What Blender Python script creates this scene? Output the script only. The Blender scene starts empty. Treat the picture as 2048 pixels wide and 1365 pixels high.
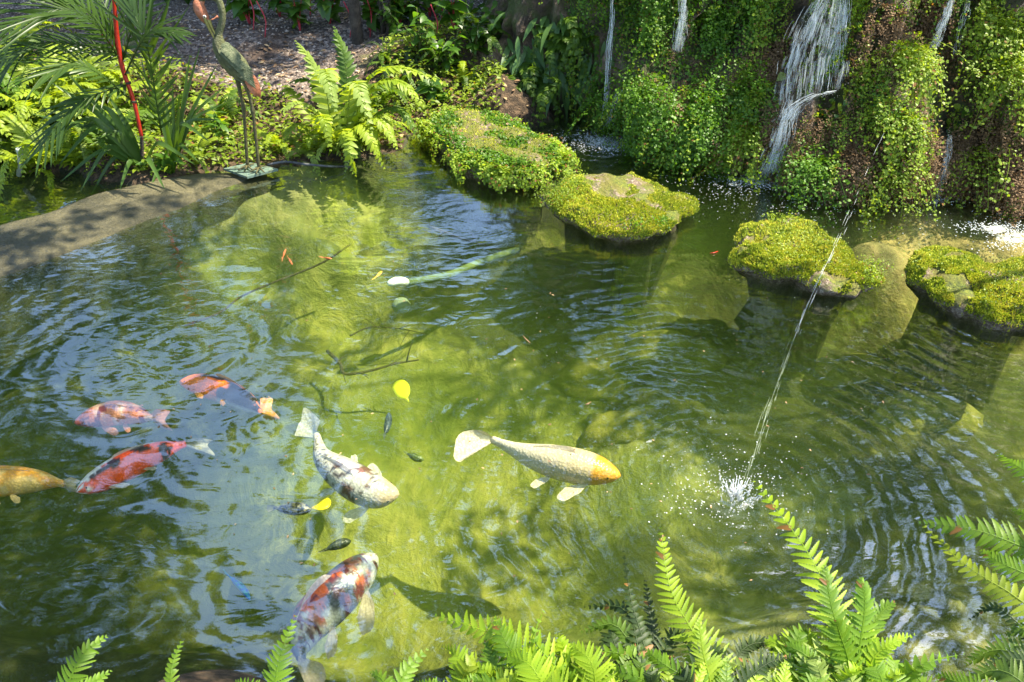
import bpy, math, random, time
import numpy as np
from mathutils import Vector, Matrix, noise as mn
from mathutils.bvhtree import BVHTree
T0 = time.time()
random.seed(7); rng = np.random.default_rng(7)
sc = bpy.context.scene
COL = sc.collection
# ------------------------------------------------------------------ camera
F = 1607.0; PITCH = math.radians(35); CAMZ = 2.2
cd = bpy.data.cameras.new('camera'); cam = bpy.data.objects.new('camera', cd); COL.objects.link(cam)
cam.location = (0, 0, CAMZ); cam.rotation_euler = (math.pi/2 - PITCH, 0, 0)
cd.sensor_width = 36; cd.lens = 36*F/2048; cd.clip_end = 2000; cd.clip_start = 0.02
sc.camera = cam
# ------------------------------------------------------------------ light
SUN = Vector((0.50, 0.04, 0.86)).normalized()
SUN_EL = math.asin(SUN.z); SUN_AZ = math.atan2(SUN.x, SUN.y)
w = bpy.data.worlds.new('World'); sc.world = w; w.use_nodes = True
nt = w.node_tree; bg = nt.nodes['Background']
sky = nt.nodes.new('ShaderNodeTexSky'); sky.sky_type = 'NISHITA'; sky.sun_disc = False
sky.sun_elevation = SUN_EL; sky.sun_rotation = SUN_AZ
nt.links.new(sky.outputs[0], bg.inputs[0]); bg.inputs[1].default_value = 0.15
sl = bpy.data.lights.new('sun', 'SUN'); sl.energy = 5.0; sl.angle = math.radians(0.5); sl.color = (1, .91, .73)
so = bpy.data.objects.new('sun', sl); COL.objects.link(so); so.location = SUN*30
so.rotation_euler = SUN.to_track_quat('Z', 'Y').to_euler()
sc.view_settings.view_transform = 'Standard'; sc.view_settings.look = 'None'
sc.view_settings.exposure = 1.9; sc.view_settings.gamma = 1.0
sc.view_settings.use_curve_mapping = False
sc.render.engine = 'CYCLES'
cy = sc.cycles
cy.use_denoising = True; cy.max_bounces = 8; cy.transparent_max_bounces = 16; cy.volume_bounces = 1
cy.diffuse_bounces = 3; cy.glossy_bounces = 3; cy.transmission_bounces = 4
cy.caustics_reflective = False; cy.caustics_refractive = False
cy.sample_clamp_indirect = 6
try: cy.denoiser = 'OPENIMAGEDENOISE'
except Exception: pass
# ------------------------------------------------------------------ picture <-> world
_f = Vector((0, math.cos(PITCH), -math.sin(PITCH))); _u = Vector((0, math.sin(PITCH), math.cos(PITCH)))
def ray(px, py): return Vector(((px-1024)/F, 0, 0)) + _u*(-(py-682.5)/F) + _f
def P(px, py, z=0.0):
    d = ray(px, py); t = (z-CAMZ)/d.z; return Vector((d.x*t, d.y*t, z))
def PY(px, py, Y):
    d = ray(px, py); t = Y/d.y; return Vector((d.x*t, Y, CAMZ+d.z*t))
def proj(p):
    q = Vector(p)-Vector((0, 0, CAMZ)); zz = q.dot(_f)
    if zz < .05: return (-9e3, -9e3)
    return (1024+F*q.x/zz, 682.5-F*q.dot(_u)/zz)
def projA(V):
    x = V[:, 0]; q = V-np.array([0, 0, CAMZ]); zz = q@np.array(_f); zz = np.where(zz < .05, np.nan, zz)
    return 1024+F*x/zz, 682.5-F*(q@np.array(_u))/zz
# ------------------------------------------------------------------ mesh helpers
class MB:
    def __init__(s): s.V = []; s.T = []; s.Q = []; s.n = 0; s.C = []
    def add(s, V, T=None, Q=None, C=None):
        V = np.asarray(V, float).reshape(-1, 3)
        if T is not None and len(T): s.T.append(np.asarray(T, int)+s.n)
        if Q is not None and len(Q): s.Q.append(np.asarray(Q, int)+s.n)
        s.V.append(V)
        if C is not None: s.C.append(np.asarray(C, float))
        s.n += len(V)
    def mesh(s, name, off=None, smooth=True):
        V = np.concatenate(s.V) if s.V else np.zeros((0, 3))
        if off is not None: V = V-np.array(off)
        T = np.concatenate(s.T) if s.T else np.zeros((0, 3), int)
        Q = np.concatenate(s.Q) if s.Q else np.zeros((0, 4), int)
        m = bpy.data.meshes.new(name)
        m.vertices.add(len(V)); m.vertices.foreach_set('co', V.astype(np.float32).ravel())
        nl = len(T)*3+len(Q)*4; m.loops.add(nl); m.polygons.add(len(T)+len(Q))
        m.loops.foreach_set('vertex_index', np.concatenate([T.ravel(), Q.ravel()]).astype(np.int32))
        st = np.concatenate([np.arange(len(T))*3, len(T)*3+np.arange(len(Q))*4]).astype(np.int32)
        m.polygons.foreach_set('loop_start', st)
        m.polygons.foreach_set('use_smooth', np.full(len(st), bool(smooth)))
        m.update(calc_edges=True); m.validate()
        if s.C and sum(len(c) for c in s.C) == len(V):
            a = m.color_attributes.new('Col', 'FLOAT_COLOR', 'POINT')
            C = np.concatenate(s.C); C = np.c_[C, np.ones(len(C))]
            a.data.foreach_set('color', C.astype(np.float32).ravel())
        return m
def props(o, label=None, cat=None, group=None, kind=None):
    if label: o['label'] = label
    if cat: o['category'] = cat
    if group: o['group'] = group
    if kind: o['kind'] = kind
    return o
def empty(name, loc, label, cat, group=None):
    o = bpy.data.objects.new(name, None); COL.objects.link(o); o.location = loc; o.empty_display_size = .05
    return props(o, label, cat, group)
def mk(name, mb, mat, parent=None, smooth=True, local=False, **kw):
    off = None if (parent is None or local) else tuple(parent.location)
    m = mb.mesh(name, off, smooth) if isinstance(mb, MB) else mb
    o = bpy.data.objects.new(name, m); COL.objects.link(o)
    if mat is not None and not m.materials: m.materials.append(mat)
    if parent is not None: o.parent = parent
    return props(o, **kw)
def inst(name, mesh, parent=None, loc=(0, 0, 0), rot=(0, 0, 0), s=1.0, **kw):
    o = bpy.data.objects.new(name, mesh); COL.objects.link(o)
    o.location = loc; o.rotation_euler = rot; o.scale = (s, s, s) if not hasattr(s, '__len__') else s
    if parent is not None: o.parent = parent
    return props(o, **kw)
def cr(pts, n):
    """smooth curve through control points, n samples"""
    p = np.array([list(a) for a in pts], float)
    if len(p) == 2: return p[0]+(p[1]-p[0])*np.linspace(0, 1, n)[:, None]
    q = np.vstack([2*p[0]-p[1], p, 2*p[-1]-p[-2]]); out = []
    for t in np.linspace(0, len(p)-1-1e-9, n):
        i = int(t); f = t-i; a, b, c, d = q[i:i+4]
        out.append(.5*((2*b)+(-a+c)*f+(2*a-5*b+4*c-d)*f*f+(-a+3*b-3*c+d)*f**3))
    return np.array(out)
def nrm(v): return v/np.maximum(np.linalg.norm(v, axis=-1, keepdims=True), 1e-9)
def tube(mb, pts, rad, n=8, up=(0, 0, 1), flat=1.0, cap=True, col=None):
    pts = np.asarray(pts, float); k = len(pts); rad = np.broadcast_to(np.asarray(rad, float), (k,))
    T = nrm(np.gradient(pts, axis=0)); up = np.array(up, float)
    S = np.cross(T, up); bad = np.linalg.norm(S, axis=1) < .05
    if bad.any(): S[bad] = np.cross(T[bad], np.array([1, 0.02, 0]))
    S = nrm(S)
    for i in range(1, k):
        if S[i]@S[i-1] < 0: S[i] = -S[i]
    N = nrm(np.cross(S, T)); a = np.arange(n)*2*math.pi/n
    V = pts[:, None]+S[:, None]*(np.cos(a)[None, :, None]*rad[:, None, None])+N[:, None]*(np.sin(a)[None, :, None]*rad[:, None, None]*flat)
    V = V.reshape(-1, 3); i = np.arange(k-1)[:, None]*n; j = np.arange(n)[None]; j2 = (j+1) % n
    Q = np.stack([i+j, i+j2, i+n+j2, i+n+j], -1).reshape(-1, 4); Tt = []
    if cap:
        V = np.vstack([V, pts[0], pts[-1]]); c0, c1 = k*n, k*n+1
        Tt = [(c0, (q+1) % n, q) for q in range(n)]+[(c1, (k-1)*n+q, (k-1)*n+(q+1) % n) for q in range(n)]
    C = None
    if col is not None: C = np.tile(np.array(col, float), (len(V), 1))
    mb.add(V, Tt, Q, C)
def fbm(x, y, z, o=3): return mn.fractal(Vector((x, y, z)), 1.0, 2.0, o)
def frond(mb, pts, W, n, up=(0, 0, 1), ang=20, pw=1.0, serr=0, prof=None, droop=.25, m=4, rr=.004, sw=.5, rachis=True, curl=0.0, seed=0):
    """a pinnate frond: rachis along pts, pinnae in pairs; W full width"""
    r = np.random.default_rng(seed)
    C = cr(pts, 40); L = np.linalg.norm(np.diff(C, axis=0), axis=1).sum()
    Tn = nrm(np.gradient(C, axis=0)); S = nrm(np.cross(Tn, np.array(up, float))); N = np.cross(S, Tn)
    if rachis: tube(mb, C[::4], np.linspace(rr, rr*.3, 10), 4)
    if prof is None: prof = lambda t: min(1, (t/.12)**.7*1.0+.25)*(1-t)**.55*1.12 if t < 1 else 0
    sp = L/n
    ts = (np.arange(n)+.5)/n
    for t in ts:
        i = t*39; i0 = int(i); f = i-i0; i1 = min(39, i0+1)
        p = C[i0]*(1-f)+C[i1]*f; tt, s_, nn = Tn[i0], S[i0], N[i0]
        for sd in (-1, 1):
            l = W/2*prof(t)*r.uniform(.9, 1.06)
            if l < .004: continue
            a = math.radians(ang+35*t+r.uniform(-5, 5)); wd = min(sp*sw*pw*r.uniform(.85, 1.1), l*.5)
            d = s_*sd*math.cos(a)+tt*math.sin(a); e = np.cross(nn, d)*1.0
            k = m if not serr else serr
            u = np.linspace(0, 1, k+1)
            shp = np.sqrt(np.clip(1-u, 0, 1))*.9*np.minimum(1, .75+u)
            shp = np.maximum(shp, 0.03)
            if serr: shp = shp*(1-.32*(np.arange(k+1) % 2))
            dr = droop*r.uniform(.1, 1.9)+(r.random() < .06)*.5; a += (r.random() < .08)*r.uniform(-.35, .35)
            d = s_*sd*math.cos(a)+tt*math.sin(a); e = np.cross(nn, d)*1.0; l *= 1-.45*(r.random() < .04)
            ctr = p+d*(u*l)[:, None]-nn*(dr*l*u**2)[:, None]+tt*(curl*l*u**2)[:, None]
            off = e*(shp*wd)[:, None]; lift = nn*(shp*wd*.25)[:, None]
            V = np.concatenate([ctr+off+lift, ctr, ctr-off+lift]); q = np.arange(k)
            Q = np.concatenate([np.stack([q, q+1, q+k+2, q+k+1], 1), np.stack([q+k+1, q+k+2, q+2*k+3, q+2*k+2], 1)])
            mb.add(V, None, Q)
    l = W*.12
    return mb
def strap(mb, pts, w, up=(0, 0, 1), k=12, fold=.3, taper=.7):
    C = cr(pts, k); Tn = nrm(np.gradient(C, axis=0)); S = nrm(np.cross(Tn, np.array(up, float))); N = np.cross(S, Tn)
    u = np.linspace(0, 1, k); ww = w/2*np.minimum(1, .45+u*2.2)*np.clip(1-u, 0, 1)**.5*1.05; ww = np.maximum(ww, .0006)[:, None]
    V = np.concatenate([C+S*ww+N*ww*fold, C, C-S*ww+N*ww*fold]); q = np.arange(k-1)
    mb.add(V, None, np.concatenate([np.stack([q, q+1, q+k+1, q+k], 1), np.stack([q+k, q+k+1, q+2*k+1, q+2*k], 1)]))
def leafmesh(mb, l=1.0, w=.5, k=5, heart=False, droop=.25, fold=.2, sharp=1.0):
    """one leaf along +X"""
    u = np.linspace(0, 1, k+1); ww = w/2*np.sin(np.pi*np.clip(u, 0.0, 1)**(.6 if heart else .8))**sharp
    if heart: ww[0] = w*.18
    ww = np.maximum(ww, .002*l)
    c = np.stack([u*l, 0*u, -droop*l*u**2], 1); o = np.stack([0*u, ww, ww*fold], 1); o2 = o*[1, -1, 1]
    V = np.concatenate([c+o, c, c+o2]); q = np.arange(k)
    mb.add(V, None, np.concatenate([np.stack([q, q+1, q+k+2, q+k+1], 1), np.stack([q+k+1, q+k+2, q+2*k+3, q+2*k+2], 1)]))
def rot_to(V, x, z):
    """place local coords V with x axis -> x, z axis -> z hint"""
    x = nrm(np.array(x, float)); y = nrm(np.cross(np.array(z, float), x)); zz = np.cross(x, y)
    return V@np.stack([x, y, zz])
# ------------------------------------------------------------------ materials
def NM(name):
    m = bpy.data.materials.new(name); m.use_nodes = True; t = m.node_tree; t.nodes.clear()
    out = t.nodes.new('ShaderNodeOutputMaterial'); return m, t, out
def N_(t, typ, **kw):
    n = t.nodes.new(typ)
    for k, v in kw.items():
        if k.startswith('i_'):
            n.inputs[k[2:].replace('_', ' ')].default_value = v
        else: setattr(n, k, v)
    return n
def ramp(t, fac, stops):
    r = t.nodes.new('ShaderNodeValToRGB'); e = r.color_ramp.elements
    while len(e) < len(stops): e.new(.5)
    for i, (p, c) in enumerate(stops):
        e[i].position = p; e[i].color = (*c, 1) if len(c) == 3 else c
    t.links.new(fac, r.inputs[0]); return r.outputs[0]
def mixc(t, f, a, b, mode='MIX'):
    m = t.nodes.new('ShaderNodeMix'); m.data_type = 'RGBA'; m.blend_type = mode
    for i, v in ((0, f), (6, a), (7, b)):
        if hasattr(v, 'links'): t.links.new(v, m.inputs[i])
        else: m.inputs[i].default_value = (*v, 1) if hasattr(v, '__len__') and len(v) == 3 else v
    return m.outputs[2]
def mth(t, op, a, b=None, c=None, clamp=False):
    m = t.nodes.new('ShaderNodeMath'); m.operation = op; m.use_clamp = clamp
    for i, v in enumerate((a, b, c)):
        if v is None: continue
        if hasattr(v, 'links'): t.links.new(v, m.inputs[i])
        else: m.inputs[i].default_value = v
    return m.outputs[0]
def tex_noise(t, vec, scale, detail=4, rough=.6, dist=0, stretch=None):
    n = t.nodes.new('ShaderNodeTexNoise'); n.inputs['Scale'].default_value = scale
    n.inputs['Detail'].default_value = detail; n.inputs['Roughness'].default_value = rough; n.inputs['Distortion'].default_value = dist
    if stretch:
        mp = t.nodes.new('ShaderNodeMapping'); mp.inputs['Scale'].default_value = stretch[:3]
        if len(stretch) > 3: mp.inputs['Rotation'].default_value = (0, 0, stretch[3])
        t.links.new(vec, mp.inputs[0]); vec = mp.outputs[0]
    t.links.new(vec, n.inputs['Vector']); return n.outputs['Fac']
def bump(t, h, dist, strength=1.0, normal=None):
    b = t.nodes.new('ShaderNodeBump'); b.inputs['Distance'].default_value = dist; b.inputs['Strength'].default_value = strength
    t.links.new(h, b.inputs['Height'])
    if normal is not None: t.links.new(normal, b.inputs['Normal'])
    return b.outputs[0]
def leaf_mat(name, c1, c2, transl=.45, rough=.45, tcol=None, spec=.4, brown=0.0):
    m, t, out = NM(name)
    g = t.nodes.new('ShaderNodeNewGeometry'); oi = t.nodes.new('ShaderNodeObjectInfo'); tc = t.nodes.new('ShaderNodeTexCoord')
    nz = tex_noise(t, g.outputs['Position'], 3.5, 2)
    f = mth(t, 'ADD', mth(t, 'MULTIPLY', g.outputs['Random Per Island'], .55), mth(t, 'MULTIPLY', nz, .9)); f = mth(t, 'SUBTRACT', f, .22, clamp=True)
    c = mixc(t, f, c1, c2)
    ob = mth(t, 'MULTIPLY_ADD', oi.outputs['Random'], .5, .75)
    c = mixc(t, 1.0, c, mixc(t, ob, (0, 0, 0), (1, 1, 1)), 'MULTIPLY')
    if brown:
        s = mth(t, 'GREATER_THAN', g.outputs['Random Per Island'], 1-brown); c = mixc(t, s, c, (.22, .11, .03))
    p = N_(t, 'ShaderNodeBsdfPrincipled', i_Roughness=rough); p.inputs['Specular IOR Level'].default_value = spec
    t.links.new(c, p.inputs['Base Color'])
    tr = t.nodes.new('ShaderNodeBsdfTranslucent')
    tcc = mixc(t, 1.0, c, tcol or (1.9, 1.75, .45), 'MULTIPLY'); t.links.new(tcc, tr.inputs[0])
    mx = t.nodes.new('ShaderNodeMixShader'); mx.inputs[0].default_value = transl
    t.links.new(p.outputs[0], mx.inputs[1]); t.links.new(tr.outputs[0], mx.inputs[2]); t.links.new(mx.outputs[0], out.inputs[0])
    return m
def solid_mat(name, stops, scale=8, detail=6, rough=.8, bdist=.01, bscale=None, dist=.3, spec=.3, stretch=None):
    m, t, out = NM(name); tc = t.nodes.new('ShaderNodeNewGeometry')
    n = tex_noise(t, tc.outputs['Position'], scale, detail, .65, dist, stretch)
    c = ramp(t, n, stops)
    p = N_(t, 'ShaderNodeBsdfPrincipled', i_Roughness=rough); p.inputs['Specular IOR Level'].default_value = spec
    t.links.new(c, p.inputs['Base Color'])
    if bdist:
        b = tex_noise(t, tc.outputs['Position'], bscale or scale*4, 6, .7)
        t.links.new(bump(t, b, bdist), p.inputs['Normal'])
    t.links.new(p.outputs[0], out.inputs[0]); return m
G_FERN = leaf_mat('fern_green', (.035, .085, .008), (.13, .22, .018), .5, .5)
G_FERNY = leaf_mat('fern_yellow_green', (.13, .21, .012), (.34, .42, .03), .5, .5)
G_FERNP = leaf_mat('fern_pale', (.15, .22, .04), (.33, .42, .10), .5, .5)
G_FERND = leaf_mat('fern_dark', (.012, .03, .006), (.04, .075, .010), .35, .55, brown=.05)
G_FORE = leaf_mat('fern_foreground', (.08, .18, .010), (.18, .30, .015), .55, .5, (1.7, 1.6, .4), brown=.02)
G_FOREB = leaf_mat('fern_foreground_bright', (.19, .32, .012), (.34, .46, .025), .55, .5, (1.6, 1.5, .4), brown=.015)
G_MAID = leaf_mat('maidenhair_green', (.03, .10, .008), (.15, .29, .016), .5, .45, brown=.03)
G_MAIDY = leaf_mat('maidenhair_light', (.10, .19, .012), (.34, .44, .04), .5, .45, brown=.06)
G_STRAP = leaf_mat('strap_leaf', (.03, .075, .012), (.08, .15, .025), .45, .42, spec=.4)
G_PALM = leaf_mat('palm_leaflet', (.025, .06, .010), (.07, .13, .02), .5, .38, spec=.45)
G_BROAD = leaf_mat('broad_leaf', (.03, .09, .012), (.09, .19, .02), .5, .35, spec=.6)
G_LANCE = leaf_mat('lance_leaf', (.05, .12, .03), (.12, .22, .06), .45, .4)
G_CANOPY = leaf_mat('canopy_leaf', (.03, .065, .006), (.11, .17, .012), .5, .5)
G_COVER = leaf_mat('cover_leaf', (.07, .13, .008), (.24, .32, .02), .5, .5, brown=.04)
G_BROWN = leaf_mat('dead_frond', (.10, .055, .02), (.30, .19, .09), .3, .7, (1.3, 1.1, .8))
M_BARK = solid_mat('bark', [(.3, (.02, .016, .012)), (.7, (.09, .075, .055))], 14, bdist=.02)
M_STEM = solid_mat('plant_stem', [(.3, (.05, .06, .015)), (.7, (.12, .13, .04))], 20, bdist=0)
M_REDSTEM = solid_mat('red_stem', [(.3, (.26, .012, .006)), (.75, (.48, .03, .008))], 12, bdist=.002, rough=.35, spec=.5)
M_PINKSTEM = solid_mat('pink_stem', [(.3, (.28, .02, .03)), (.7, (.45, .05, .07))], 12, bdist=0)
# ------------------------------------------------------------------ terrain
CTRL = [(900,900,-.55),(700,700,-.5),(1000,600,-.40),(1200,750,-.5),(500,700,-.45),(300,800,-.55),(150,700,-.5),(100,1000,-.6),(400,1200,-.6),
 (800,1250,-.6),(1100,1150,-.6),(1500,1000,-.42),(1400,1150,-.45),(1750,1150,-.42),(1900,1250,-.3),(1500,800,-.45),(1850,850,-.36),(1400,650,-.38),
 (700,560,-.42),(850,640,-.42),(1650,720,-.42),(1700,900,-.4),(550,600,-.42),(2100,900,-.4),(-200,900,-.6),(-200,700,-.5),(0,600,-.45),
 (600,380,-.08),(500,400,-.10),(680,400,-.13),(560,440,-.16),(420,450,-.18),(350,520,-.26),(200,560,-.35),(760,440,-.28),(650,480,-.26),
 (900,380,-.35),(1180,280,-.35),(1050,230,-.3),(1100,360,-.3),(1400,370,-.3),(1500,390,-.25),(1650,440,-.10),(1850,430,-.09),(1750,490,-.11),(1950,490,-.12),
 (2050,470,-.12),(1400,500,-.3),(1300,560,-.36),(1600,600,-.42),(1900,680,-.42),(2200,500,-.12),(2300,600,-.3),
 (300,335,.07),(200,300,.14),(700,270,.1),(600,300,.05),(520,322,.03),(100,290,.15),(300,150,.3),(600,150,.3),(500,50,.36),(800,100,.36),(200,50,.4),(800,5,.5),
 (900,150,.25),(840,230,.05),(780,280,.03),(0,200,.25),(0,100,.33),(430,300,.06),(30,350,.03),(-200,300,.15),(-300,200,.2),(-200,60,.4),(940,60,.5),(1000,150,.3),(930,195,.1),
 (50,405,-.15),(130,385,-.10),(-60,430,-.15)]
CTRL = [(a, b, c*1.6-.0 if c < -.28 and b > 440 else c) for a, b, c in CTRL]
cw = np.array([list(P(a, b, c)) for a, b, c in CTRL]+[[x, y, z] for x, y, z in
  [(-5,6,.2),(-6,5,.2),(-6,3,.3),(-5,4.5,.1),(-3.6,2,.2),(-3.6,3,-.3),(4.5,6,.8),(6,5,.8),(3,8,.8),(1,9,.8),(3.6,2,-.3),(4.4,2.5,.3),(-2,.9,.3),(-1,.95,.3),(0,.95,.3),(1,.95,.3),(2,.95,.3),(3,1.0,.3),(-3,.9,.3),
   (-1.5,1.3,-.35),(0,1.35,-.4),(1.2,1.35,-.3),(0,.3,.45),(2,.3,.45),(-2,.3,.45),(0,-2,.6),(3,-2,.6),(-3,-2,.6),(-8,8,.5),(-4,11,.5),(0,12,.6),(5,12,.8),(-8,0,.5),(8,0,.5),(9,6,.8),(0,30,.6),(30,10,.7),(-30,10,.6),(0,-30,.6)]])
cpts = np.array([[a.x, a.y] for a in (P(1850,1345,-.15), P(1750,1360,-.2))])
cw = np.vstack([cw, np.c_[cpts, [-.15, -.22]]])
def spaced(lo, hi, step, far):
    a = np.arange(lo, hi+step/2, step); e = []; d = step*1.6; x = hi
    while x < far: x += d; d *= 1.35; e.append(x)
    l = []; d = step*1.6; x = lo
    while x > -far: x -= d; d *= 1.35; l.append(x)
    return np.array(l[::-1]+list(a)+e)
xs = spaced(-5.2, 4.6, .045, 300); ys = spaced(.4, 9.6, .045, 300)
X, Y = np.meshgrid(xs, ys)
def height(X, Y):
    shp = X.shape; x = X.ravel(); y = Y.ravel(); num = np.zeros(len(x)); den = np.zeros(len(x))
    for a, b, c in cw:
        wgt = 1/((x-a)**2+(y-b)**2+.012)**1.9; num += wgt*c; den += wgt
    return (num/den).reshape(shp)
Z = height(X, Y)
fine = (np.abs(X) < 6) & (Y > 0) & (Y < 10)
def fbm2(x, y, seed, octs=4, f0=1.0):
    """value noise, vectorised"""
    r = np.random.default_rng(seed); tb = r.random((64, 64)); out = np.zeros(x.shape); amp = 1; tot = 0; f = f0
    for o in range(octs):
        u = x*f+o*17.3; v = y*f+o*9.1; iu = np.floor(u).astype(int); iv = np.floor(v).astype(int); fu = u-iu; fv = v-iv
        fu = fu*fu*(3-2*fu); fv = fv*fv*(3-2*fv); g = lambda a, b: tb[(a) % 64, (b) % 64]
        out += amp*((g(iu, iv)*(1-fu)+g(iu+1, iv)*fu)*(1-fv)+(g(iu, iv+1)*(1-fu)+g(iu+1, iv+1)*fu)*fv); tot += amp; amp *= .5; f *= 2
    return out/tot
nz = fbm2(X, Y, 3, 5, 1.6)-.5; nz2 = fbm2(X, Y, 9, 4, 6.0)-.5
Z = Z+np.where(fine, nz*.10+nz2*.035, 0)*np.clip(np.abs(Z)*6, .25, 1)
gx, gy = X.shape
V = np.stack([X, Y, Z], -1).reshape(-1, 3)
ii = (np.arange(gx-1)[:, None]*gy+np.arange(gy-1)[None]).ravel()
Qa = np.stack([ii, ii+1, ii+gy+1, ii+gy], 1)
ctr = V[Qa].mean(1)
pxx, pyy = projA(ctr)
under = ctr[:, 2] < -.0
# gravel path: upper left of the picture
pathm = (~under) & (ctr[:, 1] > 6.15+.25*np.sin(ctr[:, 0]*1.7)-.12*(ctr[:, 0]+2)) & (ctr[:, 0] < -1.35+(ctr[:, 1]-6.3)*.55) & (ctr[:, 1] < 11)
groundm = (~under) & (~pathm)
def submesh(mask):
    q = Qa[mask]; u, inv = np.unique(q, return_inverse=True); mb = MB(); mb.add(V[u], None, inv.reshape(-1, 4)); return mb
# bed material
m_bed, t, out = NM('silty_bed'); g = t.nodes.new('ShaderNodeNewGeometry'); pos = g.outputs['Position']
n1 = tex_noise(t, pos, 1.3, 5, .6, .4); n2 = tex_noise(t, pos, 5, 6, .7, .8); n3 = tex_noise(t, pos, 7, 3, .5, 1.5, (1, .25, 1, .5))
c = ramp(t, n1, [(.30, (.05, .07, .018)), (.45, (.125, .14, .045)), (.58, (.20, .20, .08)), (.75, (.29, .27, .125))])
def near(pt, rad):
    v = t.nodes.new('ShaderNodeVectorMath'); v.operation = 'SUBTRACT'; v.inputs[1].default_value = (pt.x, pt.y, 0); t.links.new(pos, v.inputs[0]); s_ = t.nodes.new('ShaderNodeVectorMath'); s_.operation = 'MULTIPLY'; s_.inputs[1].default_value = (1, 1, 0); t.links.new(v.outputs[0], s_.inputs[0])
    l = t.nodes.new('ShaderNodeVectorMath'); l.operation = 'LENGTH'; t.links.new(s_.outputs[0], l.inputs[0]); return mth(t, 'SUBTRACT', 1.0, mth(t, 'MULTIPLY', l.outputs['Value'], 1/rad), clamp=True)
lit_silt = None  # pale silt mask; also paints the sunlit pool centre into the bed colour
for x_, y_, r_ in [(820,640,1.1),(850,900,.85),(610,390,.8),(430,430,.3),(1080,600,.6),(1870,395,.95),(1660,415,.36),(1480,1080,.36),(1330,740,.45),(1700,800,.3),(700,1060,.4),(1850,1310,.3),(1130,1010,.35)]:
    k_ = near(P(x_, y_, 0), r_); lit_silt = k_ if lit_silt is None else mth(t, 'MAXIMUM', lit_silt, k_)
lit_silt = mth(t, 'ADD', lit_silt, mth(t, 'MULTIPLY', mth(t, 'SUBTRACT', n2, .5), 1.1)); lit_silt = mth(t, 'ADD', lit_silt, mth(t, 'MULTIPLY', mth(t, 'SUBTRACT', n1, .5), .9))
shaded_mud = ramp(t, n2, [(.35, (.010, .013, .004)), (.6, (.032, .036, .010))])  # mud tone, kept dark to paint shade into the outer bed
c = mixc(t, ramp(t, lit_silt, [(.12, (0, 0, 0)), (.45, (1, 1, 1))]), shaded_mud, c)
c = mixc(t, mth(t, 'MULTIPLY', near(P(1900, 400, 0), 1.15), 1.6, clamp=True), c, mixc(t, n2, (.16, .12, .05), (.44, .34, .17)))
c2 = ramp(t, n2, [(.30, (.35, .38, .3)), (.5, (1, 1, 1)), (.75, (1.35, 1.3, 1.2))])
c = mixc(t, .85, c, c2, 'MULTIPLY')
c3 = ramp(t, n3, [(.44, (.72, .78, .6)), (.56, (1.15, 1.1, 1.0))]); c = mixc(t, .6, c, c3, 'MULTIPLY')
p = N_(t, 'ShaderNodeBsdfPrincipled', i_Roughness=.9); t.links.new(c, p.inputs['Base Color'])
h = mth(t, 'ADD', n2, mth(t, 'MULTIPLY', n3, .6)); t.links.new(bump(t, mth(t, 'ADD', h, mth(t, 'MULTIPLY', tex_noise(t, pos, 55, 4, .7), .3)), .04), p.inputs['Normal']); t.links.new(p.outputs[0], out.inputs[0])
# soil
m_soil = solid_mat('leaf_litter_soil', [(.3, (.018, .012, .008)), (.5, (.06, .04, .022)), (.62, (.14, .09, .05)), (.75, (.24, .16, .10))], 22, bdist=.03)
# gravel
m_grav, t, out = NM('pebble_gravel'); g = t.nodes.new('ShaderNodeNewGeometry'); pos = g.outputs['Position']
vo = N_(t, 'ShaderNodeTexVoronoi', i_Scale=38.0); t.links.new(pos, vo.inputs['Vector'])
c = ramp(t, vo.outputs['Color'], [(.2, (.05, .035, .028)), (.5, (.12, .09, .07)), (.8, (.26, .21, .17))])
n1 = tex_noise(t, pos, 2.2, 4); c = mixc(t, ramp(t, n1, [(.42, (0, 0, 0)), (.62, (1, 1, 1))]), c, (.06, .038, .025))
c = mixc(t, ramp(t, tex_noise(t, pos, 1.2, 4), [(.55, (0, 0, 0)), (.7, (.8, .8, .8))]), c, (.10, .12, .02))
p = N_(t, 'ShaderNodeBsdfPrincipled', i_Roughness=.85); t.links.new(c, p.inputs['Base Color'])
t.links.new(bump(t, vo.outputs['Distance'], -.02), p.inputs['Normal']); t.links.new(p.outputs[0], out.inputs[0])
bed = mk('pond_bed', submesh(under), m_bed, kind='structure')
grd = mk('ground', submesh(groundm), m_soil, kind='structure')
pth = mk('gravel_path', submesh(pathm), m_grav, kind='structure')
BG = BVHTree.FromPolygons([tuple(v) for v in V[:]], [tuple(int(k) for k in q) for q in Qa[(np.abs(ctr[:, 0]) < 7) & (ctr[:, 1] < 12) & (ctr[:, 1] > -1)]])
def gz(x, y):
    h = BG.ray_cast(Vector((x, y, 5)), Vector((0, 0, -1))); return h[0].z if h[0] else .3
def G(px, py, z0=None):
    """ground point seen at a pixel (water surface if under water)"""
    h = BG.ray_cast(Vector((0, 0, CAMZ)), ray(px, py).normalized())
    if h[0] is None: return P(px, py, .4)
    if h[0].z < 0: return P(px, py, 0)
    return h[0]
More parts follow.
